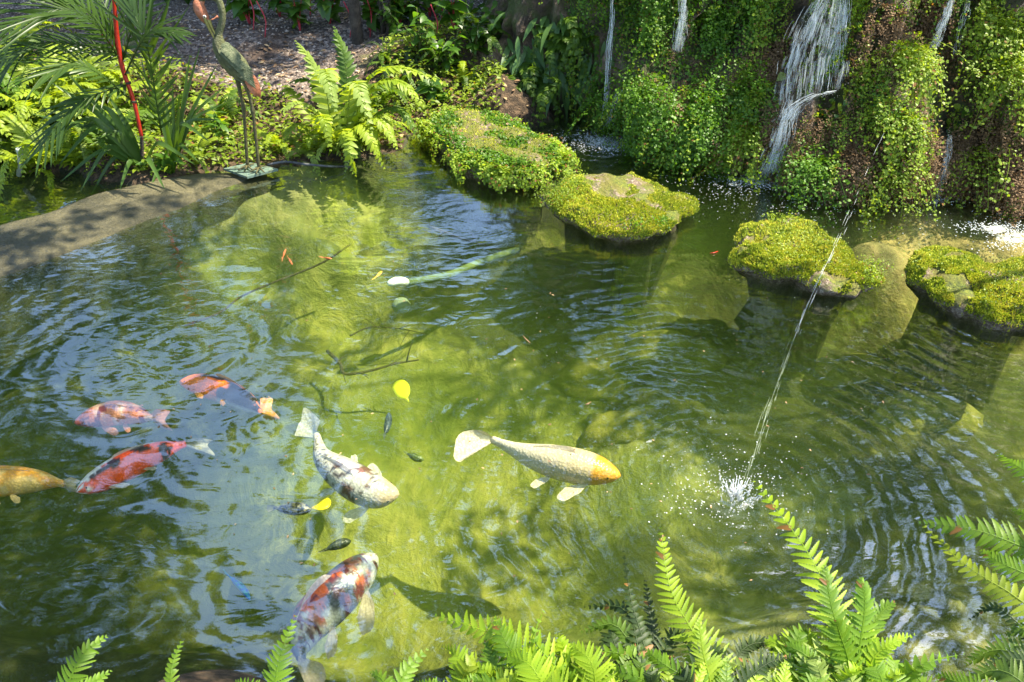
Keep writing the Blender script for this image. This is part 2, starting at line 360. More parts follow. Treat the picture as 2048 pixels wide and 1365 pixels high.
# loose pebbles on the path
tmpl = np.array([(1,0,0),(-1,0,0),(0,1,0),(0,-1,0),(0,0,.7),(0,0,-.7)], float); tf = np.array([(0,2,4),(2,1,4),(1,3,4),(3,0,4),(2,0,5),(1,2,5),(3,1,5),(0,3,5)])
mb = MB()
cen = ctr[pathm]; area = cen[(np.abs(cen[:, 0]) < 5.5) & (cen[:, 1] < 9.5)]
for k in range(7000):
    c = area[rng.integers(len(area))]+np.r_[rng.uniform(-.03, .03, 2), .003]
    s = rng.uniform(.006, .018); a = rng.uniform(0, 6.28); R = np.array([[math.cos(a), math.sin(a), 0], [-math.sin(a), math.cos(a), 0], [0, 0, 1]])
    mb.add((tmpl*rng.uniform(.6, 1.2, 3)*s)@R+c, tf)
m_peb, t, out = NM('pebble'); g = t.nodes.new('ShaderNodeNewGeometry')
c = ramp(t, g.outputs['Random Per Island'], [(0, (.06, .045, .03)), (.5, (.16, .12, .09)), (1, (.38, .32, .26))]); p = N_(t, 'ShaderNodeBsdfPrincipled', i_Roughness=.8)
t.links.new(c, p.inputs['Base Color']); t.links.new(p.outputs[0], out.inputs[0])
mk('gravel', mb, m_peb, smooth=False, kind='stuff', label='loose small pebbles and grit lying on the path')
# fallen leaf litter
mb = MB(); lm = MB(); leafmesh(lm, 1, .45, 3, droop=.2); LV = lm.V[0]; LQ = lm.Q[0]
cen = ctr[groundm | pathm]; wa = cen[(np.abs(cen[:, 0]) < 5) & (cen[:, 1] < 8.5) & (cen[:, 1] > 4)]
for k in range(4200):
    c = wa[rng.integers(len(wa))]+np.r_[rng.uniform(-.03, .03, 2), .008]; a = rng.uniform(0, 6.28); s = rng.uniform(.02, .07)
    mb.add(rot_to(LV*s, (math.cos(a), math.sin(a), rng.uniform(-.3, .3)), (rng.uniform(-.4, .4), rng.uniform(-.4, .4), 1))+c, None, LQ)
m_lit, t, out = NM('dry_leaf'); g = t.nodes.new('ShaderNodeNewGeometry')
c = ramp(t, g.outputs['Random Per Island'], [(0, (.05, .025, .012)), (.5, (.16, .09, .04)), (1, (.34, .24, .12))]); p = N_(t, 'ShaderNodeBsdfPrincipled', i_Roughness=.7)
t.links.new(c, p.inputs['Base Color']); t.links.new(p.outputs[0], out.inputs[0])
mk('leaf_litter', mb, m_lit, kind='stuff', label='dry brown leaves scattered over the banks')
# ------------------------------------------------------------------ concrete ledge
up_ = [P(a, b, .035) for a, b in [(-300,570),(-100,495),(0,452),(100,424),(200,386),(300,364),(400,346),(470,338),(540,332)]]
lo_ = [P(a, b, .035) for a, b in [(-300,680),(-100,590),(0,542),(90,513),(200,468),(300,428),(400,393),(480,368),(560,342)]]
A = cr(up_, 90); B = cr(lo_, 90); nn_ = 26; rows = []
for i in range(90):
    for j in range(nn_):
        f = j/(nn_-1); p = A[i]*(1-f)+B[i]*f
        z = .035+.012*(fbm2(np.array([p[0]*6]), np.array([p[1]*6]), 5)[0]-.5)-.05*max(0, (i-62)/28)-.035*f**3
        p = p+np.array([0, -.02*(fbm2(np.array([p[0]*5]), np.array([1.]), 8)[0]-.5)*2*(j == nn_-1)*2, 0]); rows.append([p[0], p[1], z])
R_ = np.array(rows).reshape(90, nn_, 3)
fr = R_[:, -1:].copy(); fr[:, :, 2] = -.5; fr[:, :, 1] -= .03; bk = R_[:, :1].copy(); bk[:, :, 2] = -.4
R_ = np.concatenate([bk, R_, fr], 1); k = R_.shape[1]; q = (np.arange(89)[:, None]*k+np.arange(k-1)[None]).ravel()
mb = MB(); mb.add(R_.reshape(-1, 3), None, np.stack([q, q+k, q+k+1, q+1], 1))
m_con, t, out = NM('wet_concrete'); g = t.nodes.new('ShaderNodeNewGeometry'); pos = g.outputs['Position']
c = ramp(t, tex_noise(t, pos, 3, 6, .7, .3), [(.32, (.028, .028, .013)), (.48, (.075, .068, .036)), (.68, (.16, .14, .07))])
c = mixc(t, ramp(t, tex_noise(t, pos, 30, 5, .8), [(.52, (0, 0, 0)), (.7, (.7, .7, .7))]), c, (.03, .03, .015))
sz_ = t.nodes.new('ShaderNodeSeparateXYZ'); t.links.new(pos, sz_.inputs[0])
c = mixc(t, ramp(t, mth(t, 'MULTIPLY_ADD', sz_.outputs[2], 10.0, .6), [(.2, (.85, .85, .85)), (.65, (0, 0, 0))]), c, (.018, .024, .006))
p = N_(t, 'ShaderNodeBsdfPrincipled', i_Roughness=.45); t.links.new(c, p.inputs['Base Color'])
t.links.new(bump(t, mth(t, 'ADD', tex_noise(t, pos, 45, 6, .75), mth(t, 'MULTIPLY', tex_noise(t, pos, 7, 5, .7), 2.0)), .03), p.inputs['Normal']); t.links.new(p.outputs[0], out.inputs[0])
mk('pond_ledge', mb, m_con, label='wet stained concrete rim curving in from the left edge below the palm', cat='ledge')
# ------------------------------------------------------------------ water
SPL = P(1472, 990, 0)
m_wat, t, out = NM('pond_water'); g = t.nodes.new('ShaderNodeNewGeometry'); pos = g.outputs['Position']
def dist_to(pt):
    v = t.nodes.new('ShaderNodeVectorMath'); v.operation = 'DISTANCE'; v.inputs[1].default_value = (pt.x, pt.y, 0); t.links.new(pos, v.inputs[0]); return v.outputs['Value']
def rings(pt, lam, amp, fall, wob):
    r = dist_to(pt); r2 = mth(t, 'MULTIPLY_ADD', wob, .16, r)
    s = mth(t, 'SINE', mth(t, 'MULTIPLY', r2, 2*math.pi/lam)); e = mth(t, 'EXPONENT', mth(t, 'MULTIPLY', r, -1/fall)); nb_ = tex_noise(t, pos, 3.1+lam*20, 2, .5); return mth(t, 'MULTIPLY', mth(t, 'MULTIPLY', mth(t, 'MULTIPLY', s, e), amp), mth(t, 'MULTIPLY', mth(t, 'POWER', nb_, 2.0), 3.6))
wob = tex_noise(t, pos, 2.2, 3, .5)
n1 = tex_noise(t, pos, 2.6, 2, .5, .8, (1, 1.5, 1, .3)); n2 = tex_noise(t, pos, 6, 2, .45, 1.6, (1, 1.7, 1, -.2)); n3 = tex_noise(t, pos, 38, 3, .6, 0, (1, 1.8, 1, 0))
hsum = mth(t, 'MULTIPLY', n1, .013); calm = ramp(t, tex_noise(t, pos, 1.1, 3, .6, .5), [(.40, (.12, .12, .12)), (.62, (1.25, 1.25, 1.25))])
hsum = mth(t, 'MULTIPLY_ADD', mth(t, 'MULTIPLY', n2, calm), .0040, hsum)
rough_near = mth(t, 'ADD', mth(t, 'EXPONENT', mth(t, 'MULTIPLY', dist_to(P(1500, 370)), -1.6)), mth(t, 'EXPONENT', mth(t, 'MULTIPLY', dist_to(SPL), -3.0)))
rough_near = mth(t, 'ADD', rough_near, mth(t, 'EXPONENT', mth(t, 'MULTIPLY', dist_to(P(1200, 285)), -1.8)))
hsum = mth(t, 'MULTIPLY_ADD', mth(t, 'MULTIPLY', n3, mth(t, 'ADD', rough_near, .03)), .0034, hsum)
hsum = mth(t, 'ADD', hsum, rings(SPL, .10, .0044, .75, wob)); hsum = mth(t, 'ADD', hsum, rings(P(1290, 850), .055, .0012, .3, wob))
hsum = mth(t, 'ADD', hsum, rings(P(1200, 280), .10, .0026, .6, wob)); hsum = mth(t, 'ADD', hsum, rings(P(1990, 640), .07, .0012, .9, wob))
hsum = mth(t, 'ADD', hsum, rings(P(360, 700), .12, .0022, .5, wob)); hsum = mth(t, 'ADD', hsum, rings(P(520, 850), .10, .0016, .4, wob))
nb = bump(t, hsum, 1.0)
dt = t.nodes.new('ShaderNodeVectorMath'); dt.operation = 'DOT_PRODUCT'; t.links.new(nb, dt.inputs[0]); t.links.new(g.outputs['Incoming'], dt.inputs[1])
fz = mth(t, 'POWER', mth(t, 'SUBTRACT', 1.0, mth(t, 'ABSOLUTE', dt.outputs['Value']), clamp=True), 5.0)
fz = mth(t, 'MULTIPLY_ADD', fz, .81, .19)
gl = N_(t, 'ShaderNodeBsdfGlossy', i_Roughness=.015); gl.inputs[0].default_value = (.95, .98, 1, 1); t.links.new(nb, gl.inputs['Normal'])
tr = t.nodes.new('ShaderNodeBsdfTransparent'); tr.inputs[0].default_value = (.95, .99, .9, 1)
mx = t.nodes.new('ShaderNodeMixShader'); t.links.new(fz, mx.inputs[0]); t.links.new(tr.outputs[0], mx.inputs[1]); t.links.new(gl.outputs[0], mx.inputs[2])
t.links.new(mx.outputs[0], out.inputs[0])
pv = N_(t, 'ShaderNodeVolumePrincipled'); pv.inputs['Density'].default_value = 1.15; pv.inputs['Color'].default_value = (.050, .075, .016, 1); pv.inputs['Absorption Color'].default_value = (.76, .84, .34, 1)
t.links.new(pv.outputs[0], out.inputs['Volume'])
mb = MB(); x0, x1, y0, y1 = -7.5, 7.5, .3, 9.5
mb.add([(x0,y0,0),(x1,y0,0),(x1,y1,0),(x0,y1,0),(x0,y0,-1.5),(x1,y0,-1.5),(x1,y1,-1.5),(x0,y1,-1.5)], None, [(0,1,2,3),(7,6,5,4),(0,4,5,1),(1,5,6,2),(2,6,7,3),(3,7,4,0)])
mk('water', mb, m_wat, smooth=False, kind='structure')
# ------------------------------------------------------------------ cliff
base_px = [(900,150),(940,200),(1060,222),(1200,240),(1250,288),(1380,298),(1500,335),(1560,378),(1740,392),(1900,396),(2060,412),(2300,450),(2800,520)]
CB = cr([P(a, b, 0) for a, b in base_px], 260); CT = nrm(np.gradient(CB, axis=0)); CO = nrm(np.cross(CT, np.array([0, 0, -1.0])))
if CO[100][1] > 0: CO = -CO
CPX = np.array([proj(p)[0] for p in CB])
HN = 110; HMAX = 2.5
def cliff_pt(i, h):
    b = CB[i]; px = CPX[i]
    lean = .10+.30*h+.10*h*h
    out_ = .0
    out_ += .34*math.exp(-((px-1390)/130)**2)*math.exp(-((h-.30)/.28)**2)
    out_ += .20*math.exp(-((px-1770)/110)**2)*math.exp(-((h-.35)/.3)**2)
    out_ += .16*math.exp(-((px-1990)/90)**2)*math.exp(-((h-.7)/.5)**2)
    out_ -= .22*math.exp(-((px-1545)/28)**2)*math.exp(-((h-.15)/.35)**2)
    out_ -= .20*math.exp(-((px-1630)/65)**2)*math.exp(-((h-.85)/.35)**2)
    out_ -= .28*math.exp(-((px-1885)/50)**2)*math.exp(-((h-.75)/.55)**2)
    out_ -= .16*math.exp(-((px-1375)/40)**2)*math.exp(-((h-1.0)/.3)**2)
    out_ -= .12*max(0, 1-h/.12)
    nz = .15*(1-abs(fbm(b[0]*3.4, h*.9, 9.3, 3))*2)+.16*fbm(b[0]*1.7, h*2.0, 3.1, 4)+.07*fbm(b[0]*6, h*5, 7.7, 4)+.02*fbm(b[0]*22, h*18, 1.7, 3)
    d = out_+nz-lean
    return b+CO[i]*d+np.array([0, 0, h])
hs = np.r_[np.linspace(-.5, 0, 8)[:-1], np.linspace(0, HMAX, HN)]
CV = np.array([[cliff_pt(i, h) for h in hs] for i in range(260)])
bkc = CV[:, -1:].copy(); bk1 = bkc+np.array([.4, 1.3, .1]); bk2 = bk1+np.array([.2, .6, -3.2])
CV = np.concatenate([CV, bk1, bk2], 1); k = CV.shape[1]; q = (np.arange(259)[:, None]*k+np.arange(k-1)[None]).ravel()
CQ = np.stack([q, q+k, q+k+1, q+1], 1); mb = MB(); mb.add(CV.reshape(-1, 3), None, CQ)
m_cl, t, out = NM('wet_tufa'); g = t.nodes.new('ShaderNodeNewGeometry'); pos = g.outputs['Position']
n1 = tex_noise(t, pos, 2.6, 6, .7, .6); n2 = tex_noise(t, pos, 24, 6, .75)
c = ramp(t, n1, [(.30, (.015, .012, .008)), (.42, (.06, .042, .025)), (.54, (.20, .135, .085)), (.70, (.42, .31, .22))])
c = mixc(t, .8, c, ramp(t, n2, [(.3, (.3, .3, .3)), (.7, (1.3, 1.25, 1.2))]), 'MULTIPLY')
c = mixc(t, ramp(t, tex_noise(t, pos, 5, 5, .7), [(.46, (0, 0, 0)), (.58, (.9, .9, .9))]), c, (.06, .085, .012))
p = N_(t, 'ShaderNodeBsdfPrincipled', i_Roughness=.5); p.inputs['Specular IOR Level'].default_value = .6; t.links.new(c, p.inputs['Base Color'])
t.links.new(bump(t, mth(t, 'ADD', n2, tex_noise(t, pos, 60, 4, .7)), .035), p.inputs['Normal']); t.links.new(p.outputs[0], out.inputs[0])
mk('rock_wall', mb, m_cl, label='dark wet porous rock wall behind the maidenhair ferns and waterfalls', cat='rock wall')
BC = BVHTree.FromPolygons([tuple(v) for v in CV.reshape(-1, 3)], [tuple(int(a) for a in r) for r in CQ])
def CH(px, py, back=0.0):
    d = ray(px, py).normalized(); h = BC.ray_cast(Vector((0, 0, CAMZ)), d)
    if h[0] is None: return None, None
    n = h[1]
    if n.y > 0: n = -n
    return h[0]-d*back, n
# ------------------------------------------------------------------ stepping stones
m_st, t, out = NM('mossy_stone'); g = t.nodes.new('ShaderNodeNewGeometry'); pos = g.outputs['Position']; sx = t.nodes.new('ShaderNodeSeparateXYZ'); t.links.new(g.outputs['Normal'], sx.inputs[0])
n1 = tex_noise(t, pos, 7, 6, .7, .5); n2 = tex_noise(t, pos, 40, 5, .8)
c = ramp(t, n2, [(.32, (.04, .028, .018)), (.5, (.15, .105, .07)), (.66, (.42, .35, .27))])
mo = ramp(t, tex_noise(t, pos, 60, 5, .8), [(.35, (.025, .04, .004)), (.5, (.10, .13, .008)), (.68, (.26, .26, .02))])
mo = mixc(t, ramp(t, tex_noise(t, pos, 6, 3), [(.4, (0, 0, 0)), (.6, (.8, .8, .8))]), mo, (.14, .12, .02))
msk = mth(t, 'MULTIPLY', ramp(t, n1, [(.40, (0, 0, 0)), (.50, (1, 1, 1))]), ramp(t, sx.outputs[2], [(.0, (0, 0, 0)), (.45, (1, 1, 1))]))
c = mixc(t, msk, c, mo); sz_ = t.nodes.new('ShaderNodeSeparateXYZ'); t.links.new(pos, sz_.inputs[0])
c = mixc(t, ramp(t, mth(t, 'MULTIPLY_ADD', sz_.outputs[2], 8.0, .6), [(.25, (.92, .92, .92)), (.62, (0, 0, 0))]), c, (.045, .05, .015))
p = N_(t, 'ShaderNodeBsdfPrincipled', i_Roughness=.8); t.links.new(c, p.inputs['Base Color'])
t.links.new(bump(t, mth(t, 'ADD', n2, mth(t, 'MULTIPLY', tex_noise(t, pos, 110, 4, .7), .6)), .02), p.inputs['Normal']); t.links.new(p.outputs[0], out.inputs[0])
m_moss, t, out = NM('moss_tuft'); g = t.nodes.new('ShaderNodeNewGeometry')
n = tex_noise(t, g.outputs['Position'], 9, 3); f = mth(t, 'MULTIPLY_ADD', g.outputs['Random Per Island'], .5, mth(t, 'SUBTRACT', n, .2))
c = ramp(t, f, [(.2, (.10, .16, .006)), (.45, (.27, .34, .012)), (.65, (.44, .46, .03)), (.85, (.46, .40, .04))])
p = N_(t, 'ShaderNodeBsdfPrincipled', i_Roughness=.7); t.links.new(c, p.inputs['Base Color']); tr = t.nodes.new('ShaderNodeBsdfTranslucent'); t.links.new(c, tr.inputs[0])
mx = t.nodes.new('ShaderNodeMixShader'); mx.inputs[0].default_value = .3; t.links.new(p.outputs[0], mx.inputs[1]); t.links.new(tr.outputs[0], mx.inputs[2]); t.links.new(mx.outputs[0], out.inputs[0])
def fans(mb, C, D, Nn, size, r):
    """fan leaflets: centres C, direction D, normal Nn, arrays"""
    n = len(C); D = nrm(D); S = nrm(np.cross(Nn, D)); Nn = np.cross(D, S)
    sz = size*r.uniform(.6, 1.25, (n, 1)); parts = [C]
    for a, l in ((-62, .72), (-28, 1.0), (0, .9), (30, 1.0), (64, .72)):
        a = math.radians(a); parts.append(C+(D*math.cos(a)+S*math.sin(a))*sz*l+Nn*sz*r.uniform(-.22, .22, (n, 1)))
    V = np.stack(parts, 1).reshape(-1, 3); b = np.arange(n)*6
    T = np.concatenate([np.stack([b, b+k, b+k+1], 1) for k in range(1, 5)]); mb.add(V, T)
def spray_mesh(L, Wd, n, seed, size=.012, droop=1.0):
    """local maidenhair frond: arches along +X then hangs to -Z"""
    r = np.random.default_rng(seed); mb = MB()
    path = cr([(0, 0, 0), (.35*L, 0, .10*L), (.62*L, 0, -.18*L*droop), (.72*L, 0, -.62*L*droop)], 24); tube(mb, path[::3], .0012, 3)
    u = np.round(r.beta(1.5, 1.2, n)*11)/11*.95+r.normal(0, .008, n); u = np.clip(u, 0, .97); idx = (u*23).astype(int); base = path[idx]; T = nrm(np.gradient(path, axis=0))[idx]
    half = Wd/2*np.sin(np.pi*np.clip(u*.9+.1, 0, 1))**.8; sd = r.uniform(-1, 1, n)
    S = np.tile([0, 1.0, 0], (n, 1)); C = base+S*(sd*half)[:, None]-np.array([0, 0, 1])*(np.abs(sd)*half*.25)[:, None]+r.normal(0, .006, (n, 3))
    C = C+T*(np.abs(sd)*half*.7)[:, None]; Nn = nrm(np.cross(T, S)); Nn[Nn[:, 2] < 0] *= -1
    D = nrm(T*r.uniform(.3, 1, (n, 1))+S*sd[:, None]*.8+r.normal(0, .2, (n, 3))); fans(mb, C, D, nrm(Nn+r.normal(0, .35, (n, 3))), size, r)
    return mb
def smooth_noise1(n, seed, amp):
    r = np.random.default_rng(seed); x = np.linspace(0, 2*math.pi, n, endpoint=False); y = 0*x
    for k in range(3, 22): y += r.normal()*np.cos(k*x+r.uniform(0, 6.28))/k**.9
    return y*amp
def stone(label, outline, zt, seed, tufts, bare=None, thr=.33, foot=.62, crown=.035):
    O = cr([P(a, b, zt) for a, b in outline+[outline[0]]], 121)[:-1]; cen = O.mean(0); na = 120
    prof = [(0, crown), (.12, crown), (.25, crown*.95), (.38, crown*.9), (.5, crown*.75), (.62, crown*.6), (.72, crown*.45), (.8, crown*.3), (.87, .01), (.93, -.004), (.98, -.014), (1.0, -.028), (1.0, -.042), (.985, -.055), (.95, -.068), (.90, -zt+.01), (.84, -zt-.03), (foot, -zt-.10), (foot*.97, -zt-.55)]
    wob = smooth_noise1(na, seed, .012); rows = []
    for f, dz in prof:
        for j in range(na):
            p = cen+(O[j]-cen)*f; q = nrm((O[j]-cen)[None])[0]
            nzv = fbm(p[0]*5+seed, p[1]*5, dz*6, 4)*.045+fbm(p[0]*18+seed, p[1]*18, dz*18, 4)*.016
            rad = (wob[j]*min(1, f*1.3)+fbm(O[j][0]*7, O[j][1]*7, dz*9+seed, 4)*(.05*(f > .8)+.14*(dz < -zt-.05)))
            rows.append([p[0]+q[0]*rad, p[1]+q[1]*rad, zt+dz+nzv*(1 if f > 0 else 0)*(1-.5*(f > .9))])
    R = np.array(rows).reshape(len(prof), na, 3); R[0] = R[0].mean(0)
    i = np.arange(len(prof)-1)[:, None]*na; j = np.arange(na)[None]; Q = np.stack([i+j, i+na+j, i+na+(j+1) % na, i+(j+1) % na], -1).reshape(-1, 4)
    e = empty('stepping_stone', tuple(cen), label, 'stepping stone', 'stepping stones across the pond')
    mb = MB(); mb.add(R.reshape(-1, 3), None, Q); mk('stone_block', mb, m_st, e)
    # moss tufts
    r = np.random.default_rng(seed+50); top = R[:13].reshape(-1, 3); mb = MB(); n = tufts*3
    a = r.uniform(0, na, n); ff = np.sqrt(r.uniform(0, 1.16, n)); pr = np.array(prof[:13]); kf = np.interp(ff, pr[:11, 0], np.arange(11)); kf = np.where(ff > 1, 10+r.exponential(1.3, n), kf)
    k0 = np.clip(kf.astype(int), 0, 14); kf = np.clip(kf, 0, 14.9); j0 = a.astype(int) % na; kk = kf-k0; jj = a-np.floor(a)
    g_ = lambda A_, B_: R[np.clip(A_, 0, 15), B_ % na]
    C = (g_(k0, j0)*(1-kk)[:, None]+g_(k0+1, j0)*kk[:, None])*(1-jj)[:, None]+(g_(k0, j0+1)*(1-kk)[:, None]+g_(k0+1, j0+1)*kk[:, None])*jj[:, None]
    mask = fbm2(C[:, 0]*1, C[:, 1]*1, seed, 4, 5.0)
    if bare is not None:
        px, py = projA(C)
        for bx, by, br in bare: mask = mask-np.exp(-((px-bx)**2+((py-by)*1.6)**2)/br**2)*.4
    C = C[mask > thr][:tufts]; n = len(C); outn = nrm(C-cen)*[1, 1, 0]
    D = nrm(r.normal(0, .45, (n, 3))+[0, 0, .9]+outn*.5); S = nrm(np.cross(D, r.normal(0, 1, (n, 3)))); hgt = r.uniform(.006, .015, (n, 1)); wd = r.uniform(.002, .0045, (n, 1))
    V = np.stack([C-S*wd-[0, 0, .002], C+S*wd-[0, 0, .002], C+D*hgt+S*wd*.7, C+D*hgt*1.15-S*wd*.8], 1).reshape(-1, 3); b = np.arange(n)*4; mb.add(V, None, np.stack([b, b+1, b+2, b+3], 1))
    mk('moss', mb, m_moss, e, smooth=False, kind='stuff'); return e, R, cen
def clump_on(e, name, pts, size, seed, mat, n=160, lsz=.008, spread=.06, hang=False):
    """small-leaved fern growing on stone: compact cushion of fan leaflets"""
    r = np.random.default_rng(seed); mb = MB()
    for p in pts:
        p = np.array(p); C = p+r.normal(0, 1, (n, 3))*[spread, spread, spread*.35]+[0, 0, .02]
        D = nrm(r.normal(0, .6, (n, 3))+nrm(C-p)*[1, 1, .2]); Nn = nrm(r.normal(0, .45, (n, 3))+[0, -.2, 1]); fans(mb, C, D, Nn, lsz, r)
    mk(name, mb, mat, e, smooth=False, kind='stuff')
S2, R2, c2_ = stone('mossy stepping stone with bare pale rock on its back edge and a fern tuft', [(1092,385),(1130,356),(1190,342),(1260,350),(1320,368),(1372,392),(1382,418),(1345,448),(1280,462),(1205,460),(1150,438),(1105,412)], .085, 11, 19000, thr=.28, bare=[(1215,352,45),(1345,430,22),(1290,378,26)])
clump_on(S2, 'small_fern', [P(1115,385,.15), P(1135,375,.16), P(1105,400,.11), P(1125,400,.12), P(1150,365,.16), P(1098,392,.1)], 1, 5, G_MAIDY, 220, .009, .05)
clump_on(S2, 'small_fern', [P(1270,455,.09), P(1325,448,.1)], 1, 6, G_MAID, 70, .010, .03)
S3, R3, c3_ = stone('bright yellow-green mossy stepping stone, third from the left, sprouting seedlings along its top edge', [(1466,495),(1480,458),(1545,437),(1612,446),(1672,476),(1702,502),(1738,532),(1762,552),(1722,572),(1650,566),(1580,545),(1508,528),(1470,510)], .085, 23, 26000)
clump_on(S3, 'small_fern', [P(1550,440,.16), P(1580,446,.16), P(1750,545,.12), P(1738,560,.1), P(1742,530,.12)], 1, 7, G_MAIDY, 90, .009, .035)
clump_on(S3, 'seedlings', [P(x, y, .12) for x, y in [(1560,480),(1590,500),(1620,480),(1650,510),(1600,470),(1630,530),(1570,515),(1660,490),(1690,530)]], 1, 8, G_FERNP, 55, .0065, .05)
S4, R4, c4_ = stone('yellow-green mossy stepping stone cut off by the right edge of the picture', [(1814,522),(1830,500),(1880,490),(1930,508),(2000,524),(2070,520),(2140,560),(2120,640),(2040,640),(1960,622),(1900,594),(1858,560),(1820,542)], .09, 31, 26000)
clump_on(S4, 'seedlings', [P(x, y, .13) for x, y in [(2010,560),(2030,580),(1980,600),(1900,520),(1850,530),(2040,545)]], 1, 9, G_FERNP, 45, .007, .05)
S1, R1, c1_ = stone('farthest stepping stone, buried under a thick cushion of maidenhair fern', [(846,250),(890,222),(960,218),(1040,250),(1095,282),(1132,302),(1125,325),(1050,342),(985,342),(935,322),(880,282)], .12, 41, 3000)
mb = MB(); r = np.random.default_rng(77); Ofl = R1[11]; nl = 15000
a = r.integers(0, 120, nl); f = np.sqrt(r.uniform(.0, 1.04, nl)); C = c1_+(R1[11][a]-c1_)*f[:, None]; hh = fbm2(C[:, 0], C[:, 1], 4, 3, 7.0)
C[:, 2] = .12+.07*(hh-.3)+r.normal(0, .012, nl)-.03*(f > .9)
sel = (fbm2(C[:, 0], C[:, 1], 14, 3, 4.0) > .40) | (f > .62); C = C[sel]; n = len(C)
fans(mb, C, nrm(r.normal(0, .5, (n, 3))+nrm(C-c1_)*[1, 1, 0]-[0, .3, .2]), nrm(r.normal(0, .4, (n, 3))+[.1, -.2, 1]), .016, r)
mk('maidenhair_cushion', mb, G_MAID, S1, smooth=False, kind='stuff')
mb = MB()
for k in range(260):
    j = r.integers(0, 120); p = R1[11][j]*1.0; o = nrm((p-c1_)[None])[0]
    if o[1] > .5 and r.random() < .6: continue
    sm = spray_mesh(r.uniform(.10, .17), .07, 34, 1000+k, .015, 1.0); V = np.concatenate(sm.V); T = np.concatenate(sm.T); Qx = np.concatenate(sm.Q)
    base = p-o*r.uniform(0, .12)+[0, 0, r.uniform(0, .05)]; oo = nrm((o+r.normal(0, .35, 3)*[1, 1, 0])[None])[0]; oo[2] = 0
    mb.add(rot_to(V, oo, (0, 0, 1))+base, T, Qx)
mk('maidenhair_fringe', mb, G_MAIDY, S1, smooth=False, kind='stuff')
# ------------------------------------------------------------------ maidenhair on the rock wall
MV = []
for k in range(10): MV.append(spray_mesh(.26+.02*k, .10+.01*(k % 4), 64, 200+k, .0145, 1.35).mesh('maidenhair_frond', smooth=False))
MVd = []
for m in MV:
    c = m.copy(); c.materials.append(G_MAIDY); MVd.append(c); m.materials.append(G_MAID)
MVnp = []
for k in range(10):
    s_ = spray_mesh(.25+.018*k, .085+.008*(k % 4), 46+3*k, 300+k, .0145, 1.1+.09*k); MVnp.append((np.concatenate(s_.V), np.concatenate(s_.T), np.concatenate(s_.Q)))
BARE = [(1533,335,26,1.2),(1562,268,30,1.2),(1575,215,30,1.2),(1625,90,62,1.0),(1600,150,60,.8),(1555,235,32,1.5),(1640,40,60,1),(1545,300,26,1.5),(1880,120,40,.35),(1885,220,45,.5),(1870,60,40,.5),(1895,300,30,.7),(1365,50,34,.7),(1300,120,40,1),(1700,20,60,1.0),(1800,30,50,1.2),(1215,100,12,.4),(1700,290,45,1.2),(1990,260,70,1.2),(2010,330,45,1),(1480,75,30,.6),(1690,195,30,1.5),(1340,140,30,1.)]
def bareness(px, py):
    v = 0
    for a, b, rr, asp in BARE: v = max(v, math.exp(-(((px-a)/rr)**2+((py-b)*asp/rr)**2)*.9))
    return v
r = np.random.default_rng(5); mbA, mbB, mbC = MB(), MB(), MB(); cnt = 0
for k in range(6500):
    i = int(r.integers(28, 255)); h = r.uniform(.10, 2.35); b = Vector(cliff_pt(i, h)); px, py = proj(b)
    if not(1150 < px): continue
    if px < 1210 and r.random() < .6: continue
    if h > 1.45 and r.random() < .6: continue
    if r.random() < bareness(px, py)*1.5: continue
    patch = fbm2(np.array([b.x]), np.array([b.z*1.2]), 21, 3, 2.6)[0]
    if patch < .47 and r.random() < .90: continue
    if 1690 < px < 1860 and py > 200 and r.random() < .25: continue
    o = CO[i]+np.array([r.normal(0, .45), 0, 0]); o[2] = r.uniform(-.5, .5); s_ = r.uniform(.55, 1.15)*(1.1 if px < 1560 else .85)
    Vv, Tt, Qq = MVnp[r.integers(10)]; Wv = rot_to(Vv*s_, o, (0, 0, 1))+np.array(b)-CO[i]*.02
    if Wv[:, 2].min() < .005: Wv[:, 2] = np.maximum(Wv[:, 2], .01+Wv[:, 2]*.0)
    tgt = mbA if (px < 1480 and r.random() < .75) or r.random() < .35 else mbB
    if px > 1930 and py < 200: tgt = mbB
    tgt.add(Wv, Tt, Qq); cnt += 1
print('sprays', cnt)
for k in range(1500):
    ax, ay, ar = [(1690,300,60),(1990,270,60),(2000,340,50),(1480,270,50),(1640,330,50),(1560,110,40),(1440,150,70),(1820,60,60),(1760,290,60),(1900,330,40)][r.integers(10)]
    q, n2 = CH(ax+r.normal(0, ar), ay+r.normal(0, ar*.8))
    if q is None: continue
    Vv, Tt, Qq = MVnp[r.integers(10)]; o = np.array([r.normal(0, .5), -1, r.uniform(-.6, .2)]); Wv = rot_to(Vv*r.uniform(.4, .8), o, (0, 0, 1))+np.array(q)+[0, -.01, 0]
    Wv[:, 2] = np.maximum(Wv[:, 2], .008); mbC.add(Wv, Tt, Qq)
mk('dead_fern_growth', mbC, G_BROWN, smooth=False, kind='stuff', label='dead brown fronds and root tangles between the green ferns on the rock wall')
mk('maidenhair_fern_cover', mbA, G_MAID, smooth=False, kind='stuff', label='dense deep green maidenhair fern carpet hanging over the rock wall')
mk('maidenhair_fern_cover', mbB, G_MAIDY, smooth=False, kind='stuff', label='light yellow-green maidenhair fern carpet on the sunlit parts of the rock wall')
def wall_clump(px, py, n, label, meshes, rad=.12, s=1.0, seed=0):
    p, nn = CH(px, py)
    if p is None: return
    rr = random.Random(seed+px); e = empty('maidenhair_fern', p, label, 'fern')
    for k in range(n):
        q, n2 = CH(px+rr.gauss(0, rad*150), py+rr.gauss(0, rad*110))
        if q is None: continue
        a = -math.pi/2+rr.gauss(0, .5); inst('frond', rr.choice(meshes), e, tuple(q-p+nn*.03), (rr.gauss(0, .2), rr.gauss(-.25, .3), a), s*rr.uniform(.8, 1.3))
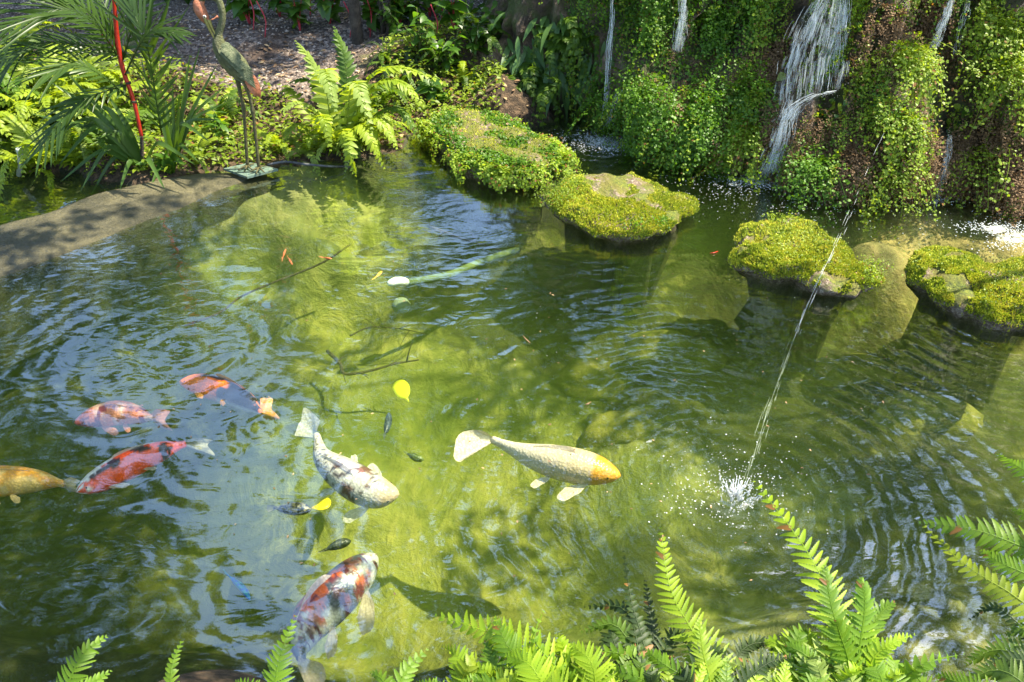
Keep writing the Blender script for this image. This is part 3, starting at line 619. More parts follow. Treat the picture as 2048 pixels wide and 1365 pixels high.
for i, (px, py, n, lb, ms) in enumerate([
 (1300,200,26,'maidenhair fern clump arching over the small spout left of the bulging rock', MV),
 (1390,230,30,'large maidenhair fern mass hanging from the bulging rock above the dark recess', MV),
 (1480,190,28,'maidenhair fern tongue hanging just left of the wide cascade', MV),
 (1420,60,26,'bright maidenhair fern at the top of the wall right of the thin fall', MV),
 (1290,50,22,'shaded maidenhair fern between the thin strand and the narrow fall at the top', MV),
 (1485,255,22,'sunlit pale maidenhair fern at the foot of the wide cascade, left side', MVd),
 (1625,330,22,'maidenhair fern hanging to the water right of the cascade foot', MV),
 (1800,120,30,'sunlit maidenhair fern between the wide cascade and the right hand chute', MVd),
 (1790,240,26,'pale maidenhair fern draped on the round boulder right of the cascade', MVd),
 (1770,340,20,'maidenhair fern fringe touching the water where the jet crosses', MVd),
 (2000,60,30,'silvery bright maidenhair fern at the top right corner', MVd),
 (2010,150,26,'pale maidenhair fern drooping below the top right corner', MVd),
 (1960,320,20,'small leaved maidenhair fern low on the wall by the right edge', MVd),
 (1480,20,20,'maidenhair fern at the very top between two falls', MV)]):
    wall_clump(px, py, n, lb, ms, s=.95, seed=i)
# round-leaved creepers on wall
cm = MB(); leafmesh(cm, .05, .045, 4, heart=True, droop=.3); CREEP = cm.mesh('leaf'); CREEP.materials.append(G_BROAD)
cm = MB(); leafmesh(cm, .05, .045, 4, heart=True, droop=.3); CREEPY = cm.mesh('leaf'); CREEPY.materials.append(leaf_mat('creeper_yellow', (.16, .24, .02), (.32, .38, .05), .5, .35))
def creeper(px, py, n, label, rad, s=1.0, mesh=None, seed=0):
    p, nn = CH(px, py)
    if p is None: return
    rr = random.Random(seed); e = empty('creeping_plant', p, label, 'creeper')
    for k in range(n):
        q, n2 = CH(px+rr.gauss(0, rad), py+rr.gauss(0, rad*1.2))
        if q is None: continue
        inst('leaf', mesh or rr.choice([CREEP, CREEPY]), e, tuple(q-p+nn*.05), (rr.gauss(0, .5), rr.uniform(.2, 1.4), -math.pi/2+rr.gauss(0, .9)), s*rr.uniform(.6, 1.4))
creeper(1710,70,22,'broad leaved creeper right of the top of the wide cascade',26,1.1,seed=1)
creeper(1690,225,22,'round leaved creeper under the cascade lip',32,.9,seed=2)
creeper(1975,350,60,'heart leaved creeper hanging to the water near the right edge',42,1.0,seed=3)
creeper(1830,250,14,'fan leaved sprig below the right hand chute',20,1.2,CREEPY,seed=4)
creeper(1560,140,26,'yellow-green creeper on the rock left of the wide cascade',26,1.0,CREEPY,seed=5)
creeper(1700,345,30,'small round leaved creeper beside the drooping jet near the water',30,.8,seed=6)
creeper(1925,230,22,'creeper strand on the dark rock right of the chute',18,.9,seed=7)
# ------------------------------------------------------------------ ferns (frond variants)
def frond_variant(seed, L=1.0, W=.30, n=26, arch=.5, end=.0, mat=G_FERN, **kw):
    r = np.random.default_rng(seed); y = r.uniform(-.08, .08); mb = MB()
    frond(mb, [(0, 0, 0), (.28*L, y*.3, arch*.75*L), (.62*L, y*.8, arch*L), (1.0*L, y*1.6, (arch+end)*L*.75-.12*L)], W, n, seed=seed, rr=.005, **kw)
    m = mb.mesh('frond', smooth=True); m.materials.append(mat); return m
FV = {}
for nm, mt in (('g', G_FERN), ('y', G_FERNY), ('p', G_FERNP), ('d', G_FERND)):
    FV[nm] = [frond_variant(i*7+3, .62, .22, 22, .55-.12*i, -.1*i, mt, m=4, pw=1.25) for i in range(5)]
FVh = [frond_variant(i*5+90, .55, .20, 22, .05, -.8-.2*i, G_FERN, m=4, pw=1.2) for i in range(4)]
def fern(p, s, n, label, pal, group=None, seed=0, yaw=None, spread=math.pi, name='sword_fern', rings=True):
    rr = random.Random(seed*31+n); e = empty(name, tuple(p), label, 'fern', group)
    for k in range(n):
        a = (k*2.399+rr.gauss(0, .25)) if yaw is None else yaw+rr.uniform(-spread, spread)
        m = rr.choice(FV[rr.choice(pal)]); inst('frond', m, e, (rr.gauss(0, .015), rr.gauss(0, .015), 0), (rr.gauss(0, .25), rr.uniform(-.45, .35), a), s*rr.uniform(.7, 1.15))
    return e
gL = 'yellow-green ferns filling the bank left of the palm'
LFERN = ['topmost fern of the left edge, under the palm frond tips', 'fern above the thicket left of the palm, second from the left edge', 'pale fern directly left of the palm leaves, upper row', 'pale fern in the second row from the left edge', 'fern in the middle of the thicket left of the lily', 'fern tucked behind the dark strap leaved lily', 'fern at the left edge above the plastic pipe', 'fern just right of the plastic pipe', 'fern between the plastic pipe and the dark lily', 'fern half cut off by the left edge', 'fern at the back of the thicket near the left edge', 'green fern at the back of the thicket near the path', 'pale fern behind the palm stalk', 'green fern under the dark lily beside the red stem', 'lowest fern cut off by the left edge, at the water', 'small yellow fern at the water right of the plastic pipe', 'small pale fern under the leaves of the dark lily', 'yellow fern at the centre of the left thicket']
k = 0
for px, py, s, pal in [(20,190,1,'gy'),(90,180,.9,'y'),(160,210,.9,'yp'),(60,250,1.0,'yp'),(140,270,.9,'y'),(210,250,.9,'gy'),(10,290,1,'gy'),(90,320,.8,'y'),(160,330,.7,'yg'),(-40,240,1,'g'),
                       (30,130,.9,'gy'),(110,135,.8,'g'),(200,170,.8,'yp'),(230,300,.7,'g'),(-30,330,1,'g'),(60,345,.6,'y'),(180,300,.7,'yp'),(120,230,.9,'y')]:
    k += 1; fern(G(px, py), s*.95, 12, LFERN[k-1], pal, gL, k)
fern(G(400,345-35), .5, 9, 'small bright fern at the foot of the statue, left of its legs', 'gy', None, 50)
fern(G(330,250), .7, 10, 'fern behind the palm, between the palm and the statue', 'g', None, 51)
fern(G(450,250), .6, 10, 'low fern growing behind the legs of the statue', 'gy', None, 52)
# big sunlit fern right of the statue: individually placed fronds
def big_fern(p, specs, label, s=1.0, name='sword_fern'):
    e = empty(name, tuple(p), label, 'fern')
    for i, (pts, W, n, mt) in enumerate(specs):
        mb = MB(); frond(mb, pts, W, n, seed=i+7, m=5, pw=1.35, rr=.005, droop=.3, ang=14); mk('frond', mb, mt, e)
    return e
Yb = G(660, 300).y
bf = lambda *a: [PY(x, y, Yb+d) for x, y, d in a]
big_fern(G(670,300), [
 (bf((690,300,0),(695,200,.1),(690,120,.2),(668,52,.25)), .24, 24, G_FERN),
 (bf((680,290,0),(650,190,.05),(620,120,.1),(590,80,.1)), .20, 18, G_FERNP),
 (bf((670,300,0),(650,160,-.1),(655,150,-.35),(672,225,-.5)), .25, 22, G_FERNP),
 (bf((690,300,0),(700,190,-.1),(715,170,-.3),(745,262,-.5)), .25, 22, G_FERNP),
 (bf((700,300,0),(730,170,.0),(790,135,-.1),(900,170,-.2)), .24, 26, G_FERNY),
 (bf((700,300,0),(740,180,-.1),(800,165,-.2),(850,215,-.3)), .22, 22, G_FERNY),
 (bf((700,300,0),(750,230,-.1),(800,220,-.2),(845,285,-.3)), .20, 22, G_FERN),
 (bf((690,300,0),(740,240,-.2),(770,250,-.3),(795,300,-.4)), .20, 20, G_FERNY),
 (bf((690,300,0),(720,250,-.2),(745,280,-.35),(770,340,-.4)), .2, 20, G_FERNY),
 (bf((680,300,0),(690,260,-.2),(700,300,-.4),(712,355,-.4)), .2, 20, G_FERNY),
 (bf((670,300,0),(640,230,-.1),(600,205,-.2),(560,222,-.3)), .2, 20, G_FERNP),
 (bf((670,300,0),(640,240,-.2),(650,240,-.35),(662,305,-.45)), .18, 20, G_FERNY),
 (bf((670,300,0),(630,260,-.1),(590,250,-.2),(560,290,-.3)), .18, 20, G_FERNY),
 (bf((670,300,0),(620,230,0),(580,180,.1),(560,190,.1)), .18, 18, G_FERNY),
 (bf((680,300,0),(660,200,.1),(610,160,.1),(570,170,.1)), .2, 18, G_FERN),
 (bf((700,300,0),(720,200,.2),(760,170,.3),(820,200,.4)), .2, 22, G_FERN)],
 'large sunlit pale green sword fern spilling over the bank right of the statue')
fern(G(720,290), .62, 14, 'yellow-green fern drooping into the water left of the fern covered stone', 'ypg', None, 61)
fern(G(620,300), .5, 12, 'low yellow-green fern right behind the statue base', 'yp', None, 62)
fern(G(560,300), .45, 10, 'small yellow fern touching the hose behind the statue base', 'y', None, 63)
fern(G(760,215), .55, 11, 'green fern behind the big pale fern', 'g', None, 64)
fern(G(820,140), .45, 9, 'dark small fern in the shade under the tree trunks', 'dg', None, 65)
# ferns hanging on the shaded wall (centre top)
lv = []
for i in range(4):
    mb = MB(); leafmesh(mb, .20+.03*i, .045, 7, droop=.35, fold=.15); m = mb.mesh('leaf'); m.materials.append(G_LANCE); lv.append(m)
def hang(px, py, n, label, rad, s, seed, meshes, lo=.3, hi=1.3, name='hanging_plant', cat='plant', part='leaf'):
    p, nn = CH(px, py)
    if p is None: p, nn = G(px, py), Vector((0, -1, 0))
    rr = random.Random(seed); e = empty(name, tuple(p), label, cat)
    for k in range(n):
        q, n2 = CH(px+rr.gauss(0, rad), py+rr.gauss(0, rad*.8))
        if q is None: q = p.copy()
        inst(part, rr.choice(meshes), e, tuple(q-p+Vector((0, -.05, 0))), (rr.gauss(0, .4), rr.uniform(lo, hi), -math.pi/2+rr.gauss(0, .5)), s*rr.uniform(.7, 1.25))
hang(1100,130,44,'shaded plant with long hanging pointed leaves on the wall above the dark channel',32,1.0,1,lv,.5,1.4)
hang(1040,110,30,'long leaved plant drooping at the left end of the rock wall',25,.9,2,lv,.3,1.2)
hang(1165,120,34,'dull green long leaves hanging left of the thin water strand',26,1.0,3,lv,.6,1.4)
hang(1080,40,26,'bright long fingered leaves arching over the wall at the top centre',32,1.15,4,lv,-.3,.9)
hang(1010,150,16,'green fern fronds hanging over the far end of the channel',24,.7,5,FVh,-.2,.5,'sword_fern','fern','frond')
hang(1060,170,16,'fern fronds trailing towards the dark channel below the long leaves',24,.7,6,FVh,-.2,.5,'sword_fern','fern','frond')
hang(1140,60,16,'fern fronds beside the thin water strand at the top',24,.8,7,FVh,-.2,.5,'sword_fern','fern','frond')
# ------------------------------------------------------------------ broad leaved shrubs
bl = []
for i in range(4):
    mb = MB(); leafmesh(mb, .12+.012*i, .055, 5, droop=.25, fold=.2); m = mb.mesh('leaf'); m.materials.append(G_BROAD); bl.append(m)
hl = []
for i in range(3):
    mb = MB(); leafmesh(mb, .15+.02*i, .12, 6, heart=True, droop=.35, fold=.12); m = mb.mesh('leaf'); m.materials.append(G_BROAD); hl.append(m)
def shrub(p, hgt, stems, lps, label, meshes, s=1.0, seed=0, stem_m=None, group=None, name='leafy_shrub', lean=(0, 0), down=False, wid=.4):
    rr = random.Random(seed); p = Vector(p); e = empty(name, tuple(p), label, 'shrub', group)
    for k in range(stems):
        a = rr.uniform(0, 6.28); o = Vector((math.cos(a), math.sin(a), 0))*rr.uniform(.1, wid)*hgt+Vector((lean[0], lean[1], 0))
        h = hgt*rr.uniform(.6, 1.1); pts = cr([p+o*.05, p+o*.4+Vector((0, 0, h*.55)), p+o+Vector((0, 0, h))], 12)
        mb = MB(); tube(mb, pts, np.linspace(.006, .002, 12), 5); mk('stem', mb, stem_m or M_STEM, e)
        for j in range(lps):
            u = .25+.75*(j+.5)/lps; q = pts[min(11, int(u*11.99))]; aa = j*2.4+rr.uniform(-.4, .4)
            inst('leaf', rr.choice(meshes), e, tuple(Vector(q)-p), (rr.gauss(0, .3), rr.uniform(-.6, .5), aa), s*rr.uniform(.7, 1.2))
    return e
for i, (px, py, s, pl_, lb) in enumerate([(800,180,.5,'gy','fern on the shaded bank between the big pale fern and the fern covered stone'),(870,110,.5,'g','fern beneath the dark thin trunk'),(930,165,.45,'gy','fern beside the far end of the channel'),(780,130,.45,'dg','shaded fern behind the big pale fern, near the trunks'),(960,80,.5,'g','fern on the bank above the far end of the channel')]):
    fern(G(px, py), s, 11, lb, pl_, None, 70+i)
shrub(G(980,60), .45, 7, 9, 'leafy shrub on the top of the bank left of the rock wall', bl, 1.0, 11)
shrub(G(830,60), .45, 7, 9, 'shaded leafy shrub just right of the thin dark trunk', bl, 1.0, 12)
shrub(G(900,150), .35, 7, 8, 'bright broad leaved shrub on the bank above the fern covered stone', bl, .9, 1)
shrub(G(840,120), .35, 6, 8, 'leafy green shrub between the tree trunks and the channel', bl, .9, 2)
shrub(G(950,120), .30, 5, 8, 'small glossy shrub at the end of the dark channel', bl, .9, 3)
shrub(G(870,205), .16, 4, 6, 'two broad shiny leaves sprouting just behind the fern covered stone', hl, .7, 4)
shrub(G(790,80), .35, 5, 8, 'shaded shrub beside the thin dark trunk', bl, .9, 5)
shrub(G(450,290), .22, 5, 7, 'low broad leaved seedlings around the statue legs', bl, .7, 6)
shrub(G(985,95), .30, 6, 8, 'shrub tucked against the left end of the rock wall', bl, .9, 7)
for i, (px, py, s) in enumerate([(600,10,1),(660,15,1),(560,5,1),(740,0,1),(800,10,1),(860,5,1),(910,20,.9),(500,-15,1)]):
    shrub(G(px, 62-(i % 3)*14), .34, 5, 7, 'heart leaved pink stemmed bush at the top edge, '+['right of the statue head', 'between the statue and the brown trunk', 'just right of the statue neck', 'right of the brown trunk', 'right of the thin leaning trunk', 'above the big shaded shrub', 'rightmost, by the rock wall', 'leftmost, behind the statue head'][i], hl, .9, 20+i, M_PINKSTEM, 'heart leaved bushes along the top edge')
for i, (px, py) in enumerate([(25,215),(70,225),(110,165),(170,140),(0,160),(50,105)]):
    shrub(G(px, py), .22, 5, 7, 'low broad leaved weed '+['nearest the left edge, lower one', 'second from the left edge', 'under the palm, middle one', 'farthest right, under the palm fronds', 'at the very left edge, upper one', 'farthest back, beside the path'][i]+' among the ferns', bl, .7, 40+i, None, 'low weeds among the ferns at the left edge')
# cover leaves between plants (nobody could count)
mb = MB(); cm = MB(); leafmesh(cm, 1, .5, 3, droop=.3); LV2, LQ2 = cm.V[0], cm.Q[0]
cen = ctr[groundm]; px, py = projA(cen); okm = (px > -300) & (px < 1010) & (py > 40) & (py < 360) & ~((px > 540) & (px < 760) & (py < 190)) & ~((px > 380) & (px < 760) & (py < 170)); wa = cen[okm]
for k in range(12500):
    c = wa[rng.integers(len(wa))]+np.r_[rng.uniform(-.03, .03, 2), rng.uniform(.0, .12)]; a = rng.uniform(0, 6.28); s = rng.uniform(.02, .055)
    mb.add(rot_to(LV2*s, (math.cos(a), math.sin(a), rng.uniform(-.5, .5)), (rng.uniform(-.5, .5), rng.uniform(-.7, .2), 1))+c, None, LQ2)
mk('ground_cover_leaves', mb, G_COVER, kind='stuff', label='mass of small bright leaves covering the bank between the ferns')
# ------------------------------------------------------------------ strap leaved lilies
def lily(p, leaves, label, mat=G_STRAP, w=.05):
    e = empty('strap_leaved_lily', tuple(p), label, 'plant')
    for pts, ww in leaves:
        mb = MB(); strap(mb, pts, ww, up=(0.05, -.6, .8)); mk('leaf', mb, mat, e)
    return e
def arc(p, tip, lift): m = (Vector(p)+Vector(tip))*.5+Vector((0, 0, lift)); return [p, Vector(p)*.7+Vector(tip)*.3+Vector((0, 0, lift*.9)), m, tip]
p0 = G(290,338); tips = [(62,228,.05,.1),(95,160,0,.1),(128,140,.1,.05),(86,292,-.3,.25),(118,330,-.3,.25),(160,385,-.2,.2),(180,395,-.1,.15),(165,215,-.1,.2),(215,190,.1,.1),(190,280,-.2,.15),(240,380,-.25,.1),(150,255,-.1,.15),(200,230,.2,.1),(330,380,-.3,.12),(390,330,-.3,.15),(120,365,-.2,.15)]
lily(p0, [(arc(p0, PY(a, b, p0.y+d), l), .05) for a, b, d, l in tips], 'dark strap leaved lily spreading left from the foot of the red stem')
p1 = G(350,330); tips = [(400,95,.1,.05),(435,128,.1,.05),(452,172,.1,.1),(420,285,-.3,.2),(455,205,0,.12),(380,110,.2,0),(345,170,.1,.0),(360,185,0,0),(310,200,.1,0),(325,215,-.1,0),(398,325,-.35,.12),(440,240,-.2,.15),(300,380,-.3,.08),(330,190,.2,0)]
lily(p1, [(arc(p1, PY(a, b, p1.y+d), l), .045) for a, b, d, l in tips], 'strap leaved lily between the red stemmed palm and the statue')
p2 = G(345,345); lily(p2, [(arc(p2, PY(a, b, p2.y+d), l), .07) for a, b, d, l in [(305,310,-.1,.05),(332,300,-.1,.05),(300,345,-.1,.03),(370,330,-.1,.06),(270,330,-.1,.05),(355,290,0,.02)]], 'short broad bright leaves at the edge of the ledge under the palm', G_BROAD)
# background lilies along far path edge
for i, (px, Yd) in enumerate([(300,8.9),(340,8.8),(380,8.9),(260,9.0)]):
    pb = PY(px, 25, Yd); pb.z = gz(pb.x, pb.y); rr = random.Random(i)
    lily(pb, [(arc(pb, pb+Vector((rr.uniform(-.35, .35), rr.uniform(-.3, .3), rr.uniform(.15, .5))), .12), .03) for _ in range(14)], ['leftmost', 'second from the left', 'third from the left', 'rightmost'][[3, 0, 1, 2].index(i)]+' of the grassy strap leaved clumps beyond the path')
# ------------------------------------------------------------------ red stemmed palm
YP = p0.y+.02; e = empty('red_stemmed_palm', tuple(PY(285, 345, YP)), 'palm with a slanting bright red stem and long feathery dark fronds', 'palm')
pl = lambda *a: [PY(x, y, YP+d) for x, y, d in a]
mb = MB(); tube(mb, cr(pl((282,350,0),(284,300,0),(283,272,0)), 10), .012, 8); mk('base_stem', mb, M_BARK, e)
mb = MB(); pts = cr(pl((284,278,0),(268,205,0),(246,140,0),(236,90,0),(231,40,0),(226,-20,0)), 40); tube(mb, pts, np.interp(np.arange(40), [0, 10, 20, 30, 39], [.011, .013, .016, .013, .009]), 10); mk('red_crownshaft', mb, M_REDSTEM, e)
mb = MB(); tube(mb, cr(pl((246,130,0),(225,95,-.02),(205,70,-.05)), 10), np.linspace(.009, .005, 10), 6); mk('leaf_stalk', mb, M_REDSTEM, e)
for z_, x_ in ((205,268),(168,257)):
    mb = MB(); tube(mb, [PY(x_, z_, YP), PY(x_-1, z_-4, YP)], .0175, 10); mk('stem_ring', mb, M_BARK, e)
for i, (pts, W, n) in enumerate([
  (pl((240,120,0),(190,50,-.15),(120,20,-.3),(-10,60,-.5)), .85, 26),
  (pl((232,80,0),(160,10,-.1),(80,-30,-.2),(-40,-40,-.2)), .8, 22),
  (pl((322,262,0),(308,170,-.05),(294,90,-.1),(262,15,-.1)), .72, 20),
  (pl((246,120,0),(270,40,0),(300,-20,0),(340,-60,0)), .6, 16),
  (pl((262,200,0),(200,150,-.2),(150,130,-.3),(90,150,-.5)), .6, 18),
  (pl((250,150,-.05),(280,90,-.15),(310,60,-.2),(360,70,-.3)), .36, 16),
  (pl((255,170,0),(190,190,-.2),(140,220,-.3),(80,300,-.5)), .5, 16),
  (pl((242,110,0),(160,90,-.1),(60,90,-.2),(-30,150,-.3)), .6, 20),
  (pl((238,90,.05),(215,20,.1),(170,-40,.2),(120,-80,.2)), .7, 18)]):
    mb = MB(); frond(mb, pts, W, n, up=(.1, -.5, .8), ang=38, pw=.62, m=6, droop=.22, rr=.006, seed=i, prof=lambda t: (.55+.9*t-.2) if t < .5 else (1.15-.9*(t-.5)), curl=.1); mk('frond', mb, G_PALM, e)
# ------------------------------------------------------------------ trunks at the top edge, red stems
for i, (px, r_, lb) in enumerate([(716, .045, 'brown slender tree trunk rising out of the top edge beside the tall fern'), (778, .022, 'thin dark leaning tree trunk right of the brown trunk'), (765, .014, 'thinnest dark stem standing between the two trunks')]):
    b = G(px, 85 if i == 0 else 70); e = empty('young_tree', tuple(b), lb, 'tree'); mb = MB(); ln = [(0), (.25), (.1)][i]
    tube(mb, cr([b-Vector((0, 0, .1)), b+Vector((ln*.2, 0, .8)), b+Vector((ln, .1, 2.0)), b+Vector((ln*1.2, .3, 3.6))], 16), np.linspace(r_*1.2, r_*.6, 16), 10); mk('trunk', mb, M_BARK, e)
    mb = MB(); rr = np.random.default_rng(i); top = np.array(b)+[ln*1.2, .3, 3.7]
    for k in range(700):
        c = top+rr.normal(0, 1, 3)*[.6, .6, .4]; a = rr.normal(0, 1, 3); mb.add(rot_to(LV2*rr.uniform(.08, .16), a, rr.normal(0, .4, 3)+[0, 0, 1])+c, None, LQ2)
    mk('crown', mb, G_CANOPY, e)
for i, (px, py, h) in enumerate([(507,35,.35),(530,50,.3),(740,50,.4),(700,50,.3),(880,35,.4),(870,60,.3),(620,10,.4)]):
    b = G(px, py+25); mb = MB(); tube(mb, cr([b, b+Vector((.03, 0, h*.5)), b+Vector((-.02, 0, h))], 8), .005, 6)
    o = mk('pink_cane', mb, M_PINKSTEM, label='thin pink-red cane at the top edge, '+['just right of the statue head', 'second right of the statue head', 'right of the brown trunk', 'left of the brown trunk', 'farthest right but one', 'farthest right', 'midway between the statue and the trunk'][i], cat='plant stem', group='pink-red canes along the top edge')
# ------------------------------------------------------------------ bird statue
Bb = P(505, 340, .05); YS = Bb.y
def S_(x, y, d=0): return PY(x, y, YS+d)
e = empty('bird_statue', tuple(Bb), 'tall weathered metal wading bird statue with red head and lowered beak', 'statue')
m_verd = solid_mat('verdigris_metal', [(.3, (.035, .04, .012)), (.5, (.09, .10, .035)), (.65, (.14, .15, .06)), (.8, (.18, .10, .05))], 22, bdist=.02, rough=.5, spec=.5)
m_verd2 = solid_mat('feather_metal', [(.3, (.04, .055, .025)), (.5, (.11, .13, .065)), (.75, (.22, .22, .12))], 30, bdist=.01, rough=.5)
m_rust = solid_mat('copper_red_metal', [(.3, (.22, .07, .035)), (.6, (.45, .17, .09)), (.8, (.50, .30, .2))], 18, bdist=.008, rough=.5)
m_leg = solid_mat('dark_leg_metal', [(.3, (.03, .03, .012)), (.7, (.11, .10, .04))], 40, bdist=.008, rough=.5)
m_beak = solid_mat('beak_metal', [(.3, (.16, .14, .03)), (.7, (.30, .26, .07))], 20, bdist=.003, rough=.4)
mb = MB()
pts = cr([S_(398,12), S_(404,-4), S_(418,-8), S_(436,0), S_(444,22), S_(444,45), S_(437,70), S_(440,92), S_(455,112), S_(475,135), S_(492,155), S_(503,168)], 70)
rd = np.interp(np.linspace(0, 11, 70), range(12), [.019,.022,.022,.020,.020,.020,.023,.046,.069,.072,.048,.012]); tube(mb, pts, rd, 16, up=(0, 1, 0), flat=.9); mk('body', mb, m_verd, e)
mb = MB(); pts = cr([S_(403,-2), S_(398,10), S_(402,24), S_(410,38), S_(416,46)], 20); tube(mb, pts, np.interp(np.linspace(0, 4, 20), range(5), [.020,.036,.037,.028,.014]), 14, up=(0, 1, 0), flat=.8); hd = mk('head', mb, m_rust, e)
m_eye = solid_mat('eye_white', [(.4, (.6, .6, .5)), (.6, (.7, .7, .6))], 5, bdist=0); m_blk = solid_mat('black_pupil', [(.4, (.01, .01, .01)), (.6, (.015, .015, .015))], 5, bdist=0, rough=.2)
for nm, c_, r_, m_, dd in (('eye', S_(409,34,-.028), .010, m_eye, 0), ('pupil', S_(409,34,-.035), .006, m_blk, 0)):
    mb = MB(); tube(mb, [c_+Vector((0, .006, 0)), c_, c_-Vector((0, .004, 0)), c_-Vector((0, .006, 0))], [r_*.8, r_, r_*.7, r_*.1], 10); mk(nm, mb, m_, hd, local=False) if False else mk(nm, mb, m_, e)
for nm, a in (('upper_beak', [S_(410,36,-.01), S_(418,56,-.012), S_(428,76,-.012), S_(438,94,-.01)]), ('lower_beak', [S_(417,40,-.006), S_(424,56,-.006), S_(433,74,-.006), S_(439,92,-.004)])):
    mb = MB(); tube(mb, cr(a, 12), np.linspace(.016, .003, 12), 8, flat=.7); mk(nm, mb, m_beak, e)
mb = MB(); tube(mb, cr([S_(419,42,.01), S_(428,38,.02), S_(436,33,.03)], 6), [.004, .004, .004, .004, .007, .009], 6); mk('crest_plume', mb, m_rust, e)
def feather(mb, a, b, w, n=(0, -1, .2), th=.004):
    a = np.array(a); b = np.array(b); l = np.linalg.norm(b-a); u = np.linspace(0, 1, 6); ww = w/2*np.array([.6, .95, 1, .9, .6, .08]); V0 = np.concatenate([np.stack([u*l, ww, 0*u], 1), np.stack([u*l, 0*u, 0*u+th], 1), np.stack([u*l, -ww, 0*u], 1)])
    V0[:, 2] += .06*l*np.sin(np.tile(u, 3)*math.pi); q = np.arange(5); mb.add(rot_to(V0, b-a, n)+a, None, np.concatenate([np.stack([q, q+1, q+7, q+6], 1), np.stack([q+6, q+7, q+13, q+12], 1)]))
for sd, nm in ((-1, 'wing'), (1, 'wing')):
    mb = MB(); rr = np.random.default_rng(3)
    for row in range(6):
        for k in range(9-row):
            u = (k+.5*(row % 2))/9; v = row/6-.45
            ax, ay = 440+u*52+v*16, 96+u*52-v*32
            p = S_(ax, ay, sd*(.075-.08*abs(v)-.03*abs(u-.4))); q = S_(ax+16, ay+14, sd*(.079-.08*abs(v)-.03*abs(u-.4))); feather(mb, p, q, .036, (.2, sd, .5))
    for k in range(7): feather(mb, S_(468+k*2, 118+k*4, sd*.06), S_(506+k*1, 142+k*6, sd*.05), .03, (.2, sd, .4))
    mk(nm, mb, m_verd2, e)
mb = MB()
for k in range(5): feather(mb, S_(492+k*3, 146+k*1.5, -.03+.015*k), S_(508+k*3.2, 190+k*1.5, -.02+.015*k), .05, (.3, -1, .2))
mk('tail_plumes', mb, m_rust, e)
for a in ([(474,150,.03),(480,185,.03),(487,215,.03),(491,270,.03),(495,334,.03)], [(488,158,-.02),(498,190,-.02),(505,218,-.02),(511,270,-.02),(518,338,-.02)]):
    mb = MB(); pts = cr([S_(*q) for q in a], 30); tube(mb, pts, np.interp(np.arange(30), [0, 6, 13, 15, 17, 29], [.020, .012, .011, .016, .011, .011]), 8); lg = mk('leg', mb, m_leg, e)
    f0 = Vector(pts[-1]); mb = MB()
    for an in (-2.4, -1.6, -.8, 1.2): tube(mb, [f0+Vector((0, 0, .012)), f0+Vector((math.cos(an)*.07, math.sin(an)*.07, -.004))], [.009, .004], 6)
    mk('foot', mb, m_leg, e)
mb = MB(); B4 = [P(447,337,.045), P(494,354,.045), P(556,338,.045), P(502,325,.045)]; B4b = [p-Vector((0, 0, .015)) for p in B4]
mb.add([tuple(p) for p in B4+B4b], None, [(0,1,2,3),(7,6,5,4),(0,4,5,1),(1,5,6,2),(2,6,7,3),(3,7,4,0)])
mk('base_plate', mb, solid_mat('painted_base', [(.35, (.04, .07, .055)), (.5, (.12, .17, .14)), (.7, (.05, .05, .025))], 20, rough=.25, bdist=.003), e, smooth=False)
# pipe with cap, hose
m_pvc = solid_mat('weathered_pvc', [(.3, (.26, .30, .24)), (.7, (.42, .45, .38))], 12, bdist=.002, rough=.5)
b = PY(38, 352, P(38, 350, .05).y); tp = PY(40, 304, b.y); e = empty('plastic_pipe', tuple(b), 'upright grey-white plastic pipe with a cap near the left edge', 'pipe')
mb = MB(); tube(mb, [b, tp], .015, 12); mk('pipe', mb, m_pvc, e); mb = MB(); tube(mb, [tp-Vector((0, 0, .02)), tp+Vector((0, 0, .022)), tp+Vector((0, 0, .026))], [.021, .021, .017], 12); mk('cap', mb, m_pvc, e)
mb = MB(); tube(mb, cr([P(535,330,.05), P(570,324,.06), P(610,329,.055), P(660,333,.04), P(700,334,.0)], 24), .009, 8)
mk('garden_hose', mb, solid_mat('black_hose', [(.4, (.02, .02, .02)), (.6, (.10, .10, .10))], 8, rough=.3, bdist=0), label='black garden hose lying along the waterline right of the statue base', cat='hose')
# ------------------------------------------------------------------ fish
def fish_mat(name, rough=.35, transl=0.0):
    m, t, out = NM(name); a = t.nodes.new('ShaderNodeAttribute'); a.attribute_name = 'Col'; g = t.nodes.new('ShaderNodeNewGeometry')
    vo = N_(t, 'ShaderNodeTexVoronoi', i_Scale=95.0); t.links.new(g.outputs['Position'], vo.inputs['Vector'])
    c = mixc(t, .35, a.outputs['Color'], ramp(t, vo.outputs['Distance'], [(.2, (1.1, 1.1, 1.1)), (.6, (.45, .45, .45))]), 'MULTIPLY')
    p = N_(t, 'ShaderNodeBsdfPrincipled', i_Roughness=rough); t.links.new(c, p.inputs['Base Color']); t.links.new(bump(t, vo.outputs['Distance'], -.002), p.inputs['Normal'])
    sh = p.outputs[0]
    if transl:
        tl = t.nodes.new('ShaderNodeBsdfTransparent'); mx = t.nodes.new('ShaderNodeMixShader'); mx.inputs[0].default_value = transl; t.links.new(sh, mx.inputs[1]); t.links.new(tl.outputs[0], mx.inputs[2]); sh = mx.outputs[0]
    t.links.new(sh, out.inputs[0]); return m
M_FISH = fish_mat('koi_skin'); M_FIN = fish_mat('koi_fin', .4, .22)
def nfield(seed, f):
    return lambda a, b: fbm2(np.atleast_1d(np.asarray(a, float)*f+50), np.atleast_1d(np.asarray(b, float)*f+50), seed, 3, 1.0)
